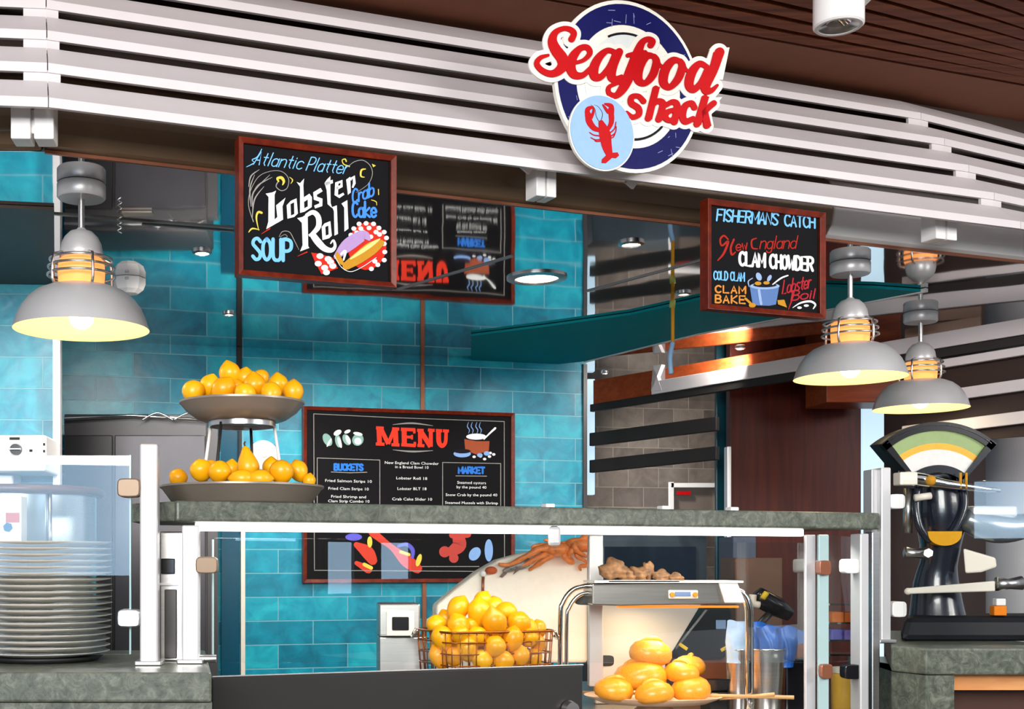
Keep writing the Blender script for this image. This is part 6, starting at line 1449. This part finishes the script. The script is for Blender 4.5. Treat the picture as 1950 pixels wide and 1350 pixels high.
for z0, z1 in ((.765, .80), (.625, .672), (.495, .545)):
    sbar('white_slat', 1717, 2050, EYE + z0, EYE + z1, M['slat'])
ge = on_line(1240); 
obj('mitre_end', MB().hull([ge + n2 * .001 + Vector((0, 0, zb1)), ge + n2 * .001 - d2 * .06 + Vector((0, 0, zt1 + .06)), ge + n2 * .001 - d2 * .01 + Vector((0, 0, zt1 + .06)), ge + n2 * .001 - d2 * .06 + Vector((0, 0, zb1 + .0))], [ge - n2 * .03 + Vector((0, 0, zb1)), ge - n2 * .03 - d2 * .06 + Vector((0, 0, zt1 + .06)), ge - n2 * .03 - d2 * .01 + Vector((0, 0, zt1 + .06)), ge - n2 * .03 - d2 * .06 + Vector((0, 0, zb1))]), M['slat'], t)
a, b_ = on_line(1700), on_line(2050)
obj('backing_board', slab4([on_line(1717) - n2 * .05, on_line(2050) - n2 * .05, on_line(2050) - n2 * .06, on_line(1717) - n2 * .06], EYE + .50, EYE + .84), mat('dark_brown_backing', srgb(44, 24, 18), .6), t)

# ================================================================== VINTAGE FAN SCALE
Yv = 3.95
VS = VPlane(Yv, 0.0)
t = thing('fan_scale', 'vintage black scale with a fan shaped dial on the right counter', 'scale', (P(1800, CY, Yv).x, Yv + .1, COUNTER))
cf = P(1784, 968, Yv); pxm = Yv / F
def arc_band(r0, r1, a0, a1, y0, y1, n=28, c=None):
    c = cf if c is None else c
    q = lambda r, a, y: Vector((c.x + r * pxm * math.sin(math.radians(a)), y, c.z + r * pxm * math.cos(math.radians(a))))
    mb = MB()
    for i in range(n):
        A0, A1 = a0 + (a1 - a0) * i / n, a0 + (a1 - a0) * (i + 1) / n
        mb.hull([q(r0, A0, y0), q(r1, A0, y0), q(r1, A1, y0), q(r0, A1, y0)], [q(r0, A0, y1), q(r1, A0, y1), q(r1, A1, y1), q(r0, A1, y1)])
    return mb
AM = 37
obj('dial_case', arc_band(68, 162, -AM - 3, AM + 3, Yv + .0, Yv + .09), M['black'], t)
fr = arc_band(148, 164, -AM - 5, AM + 5, Yv - .015, Yv + .01)
for v in arc_band(70, 86, -AM - 5, AM + 5, Yv - .015, Yv + .01, 28).v: pass
low = arc_band(68, 82, -AM - 3, AM + 3, Yv - .015, Yv + .01); fr.add(low.v, low.f)
for s_ in (-1, 1):
    e_ = arc_band(68, 162, s_ * AM, s_ * (AM + 5), Yv - .015, Yv + .01, 4); fr.add(e_.v, e_.f)
obj('dial_rim', fr, M['black'], t)
obj('chrome_line', arc_band(157, 158.5, -AM - 2, AM + 2, Yv - .017, Yv - .015), M['chrome'], t)
obj('white_dial', arc_band(82, 112, -AM, AM, Yv - .006, Yv), paint('dial_white', 222, 220, 216, .4), t)
obj('orange_band', arc_band(112, 124, -AM, AM, Yv - .006, Yv), paint('dial_orange', 238, 176, 72, .4), t)
obj('green_band', arc_band(124, 148, -AM, AM, Yv - .006, Yv), paint('dial_green', 150, 170, 118, .4), t)
zc0 = COUNTER
pc_ = lambda x, y, dy=0.0: P(x, y, Yv + dy)
obj('base', MB().hull([Vector((p.x, p.y, zc0)) for p in (pc_(1712, 1225, -.06), pc_(1990, 1225, -.06), pc_(1990, 1225, .22), pc_(1712, 1225, .22))], [Vector((p.x, p.y, zat(1172, Yv))) for p in (pc_(1726, 1172, -.04), pc_(1990, 1172, -.04), pc_(1990, 1172, .2), pc_(1726, 1172, .2))]), mat('scale_base_black', srgb(16, 17, 24), .5, spec=.25), t, bevel=.02)
obj('column', MB().tube(cat([pc_(1784, 1180, .08), pc_(1782, 1110, .08), pc_(1790, 1050, .06), pc_(1792, 985, .05), pc_(1788, 920, .05)], 5), [.088, .084, .08, .076, .072, .068, .064, .060, .056, .056, .058, .060, .064, .068, .072, .074, .074, .072, .07, .07, .07][:21], 20), M['navy_iron'], t, True)
for s_ in (1, -1):
    obj('yoke', MB().tube(cat([pc_(1790 + s_ * 38, 905, .0), pc_(1790 + s_ * 46, 960, -.02), pc_(1786 + s_ * 34, 1005, -.03), pc_(1786 + s_ * 14, 1030, -.03)], 6), [.012] * 19, 12), M['navy_iron'], t, True)
obj('amber_window', MB().hull([Vector((pc_(1786, 1010).x + 32 * pxm * math.sin(a), Yv - .045, pc_(1786, 1010).z - .004 - 27 * pxm * max(0, math.cos(a)) ** .8)) for a in [math.pi * (i / 16) - math.pi / 2 for i in range(17)]], [Vector((pc_(1786, 1010).x + 32 * pxm * math.sin(a), Yv - .01, pc_(1786, 1010).z - .004 - 27 * pxm * max(0, math.cos(a)) ** .8)) for a in [math.pi * (i / 16) - math.pi / 2 for i in range(17)]]), paint('amber_dial', 226, 160, 34, .4), t)
obj('beam_arm', MB().tube([pc_(1712, 908, -.04), pc_(1755, 914, -.04), pc_(1800, 922, -.04), pc_(1880, 932, -.04), pc_(1904, 934, -.04)], [.02, .022, .016, .009, .006], 14), M['chrome'], t, True)
obj('arm_block', MB().box(pc_(1724, 912, -.04), (.055, .05, .04)), M['cream'], t, bevel=.004)
obj('arm_weight', MB().tube([pc_(1742, 948, -.04), pc_(1772, 944, -.04)], .011, 12), M['cream'], t, True)
obj('brass_pivot', MB().ball(pc_(1772, 915, -.06), .016, 16, 10), M['chalk_gold'], t, True)
for x in (1829, 1840): obj('brass_hook', MB().tube([pc_(x, 900, -.05), pc_(x, 930, -.05)], .004, 8), M['chalk_gold'], t, True)
obj('steel_column', MB().tube([pc_(1730, 930, .0), pc_(1728, 1015, .0)], .014, 10), M['steel'], t, True)
obj('clevis', MB().tube([pc_(1724, 1052, -.03), pc_(1744, 1054, -.03), pc_(1766, 1053, -.03)], [.018, .014, .020], 14), M['steel'], t, True)
obj('clevis_nut', MB().cyl(pc_(1768, 1053, -.05), pc_(1768, 1053, -.07), .014, seg=6), M['steel'], t)
obj('lower_beam', MB().hull([pc_(x, y, -.06) for x, y in ((1728, 1120), (1895, 1106), (1895, 1126), (1728, 1131))], [pc_(x, y, -.04) for x, y in ((1728, 1120), (1895, 1106), (1895, 1126), (1728, 1131))]), M['cream'], t, bevel=.004)
obj('beam_end', MB().ball(pc_(1729, 1126, -.05), .011, 14, 8), M['cream'], t, True)
obj('beam_link', MB().tube([pc_(1898, 1112, -.05), pc_(1920, 1112, -.05), pc_(1945, 1110, -.05)], [.022, .016, .022], 14), M['steel'], t, True)
obj('counter_weight', MB().hull([pc_(x, y, -.02) for x, y in ((1834, 1044), (1896, 1062), (1898, 1080), (1868, 1090), (1838, 1092))], [pc_(x, y, .02) for x, y in ((1834, 1044), (1896, 1062), (1898, 1080), (1868, 1090), (1838, 1092))]), M['cream'], t, bevel=.006)
obj('scoop_pan', MB().tube(cat([pc_(1835, 985, .0), pc_(1870, 1000, .0), pc_(1920, 1006, .0), pc_(1980, 996, .0)], 6), [.028 + .02 * math.sin(i / 18 * 3.1) for i in range(19)], 20), mat('grey_steel_pan', srgb(150, 156, 160), .25, metal=.7), t, True)
obj('pan_rest', MB().box(pc_(1880, 975, .02), (.14, .10, .035)), M['lamp_grey'], t, bevel=.008)
p = pc_(1895, 1160, -.05)
t = thing('spice_tin', 'small orange and white tin on the base of the black scale', 'tin', (p.x, p.y - .02, zat(1172, Yv)))
obj('label_body', MB().box((pc_(1894, 1157).x, Yv - .02, zat(1172, Yv) + .016), (.04, .03, .03)), paint('orange_label', 236, 130, 30), t, bevel=.003)
obj('white_neck', MB().box((pc_(1896, 1140).x, Yv - .02, zat(1172, Yv) + .043), (.03, .026, .022)), M['white'], t, bevel=.003)
# windows behind the viewer that show up as reflections in the glass
hall_window(-4.4, -1.60, 1.08, 2.3, 'widest daylight window of the hall, mirrored in the left glass screen')
hall_window(-1.40, -1.10, 1.1, 2.3, 'narrow daylight window next to the widest hall window')
hall_window(7.5, 8.6, 1.49, 2.2, 'high daylight window mirrored in the glass before the black scale')
hall_window(9.06, 9.6, .79, 1.55, 'small low window mirrored on the left of the menu board')
hall_window(10.05, 10.7, .98, 1.55, 'small window mirrored on the middle of the menu board')
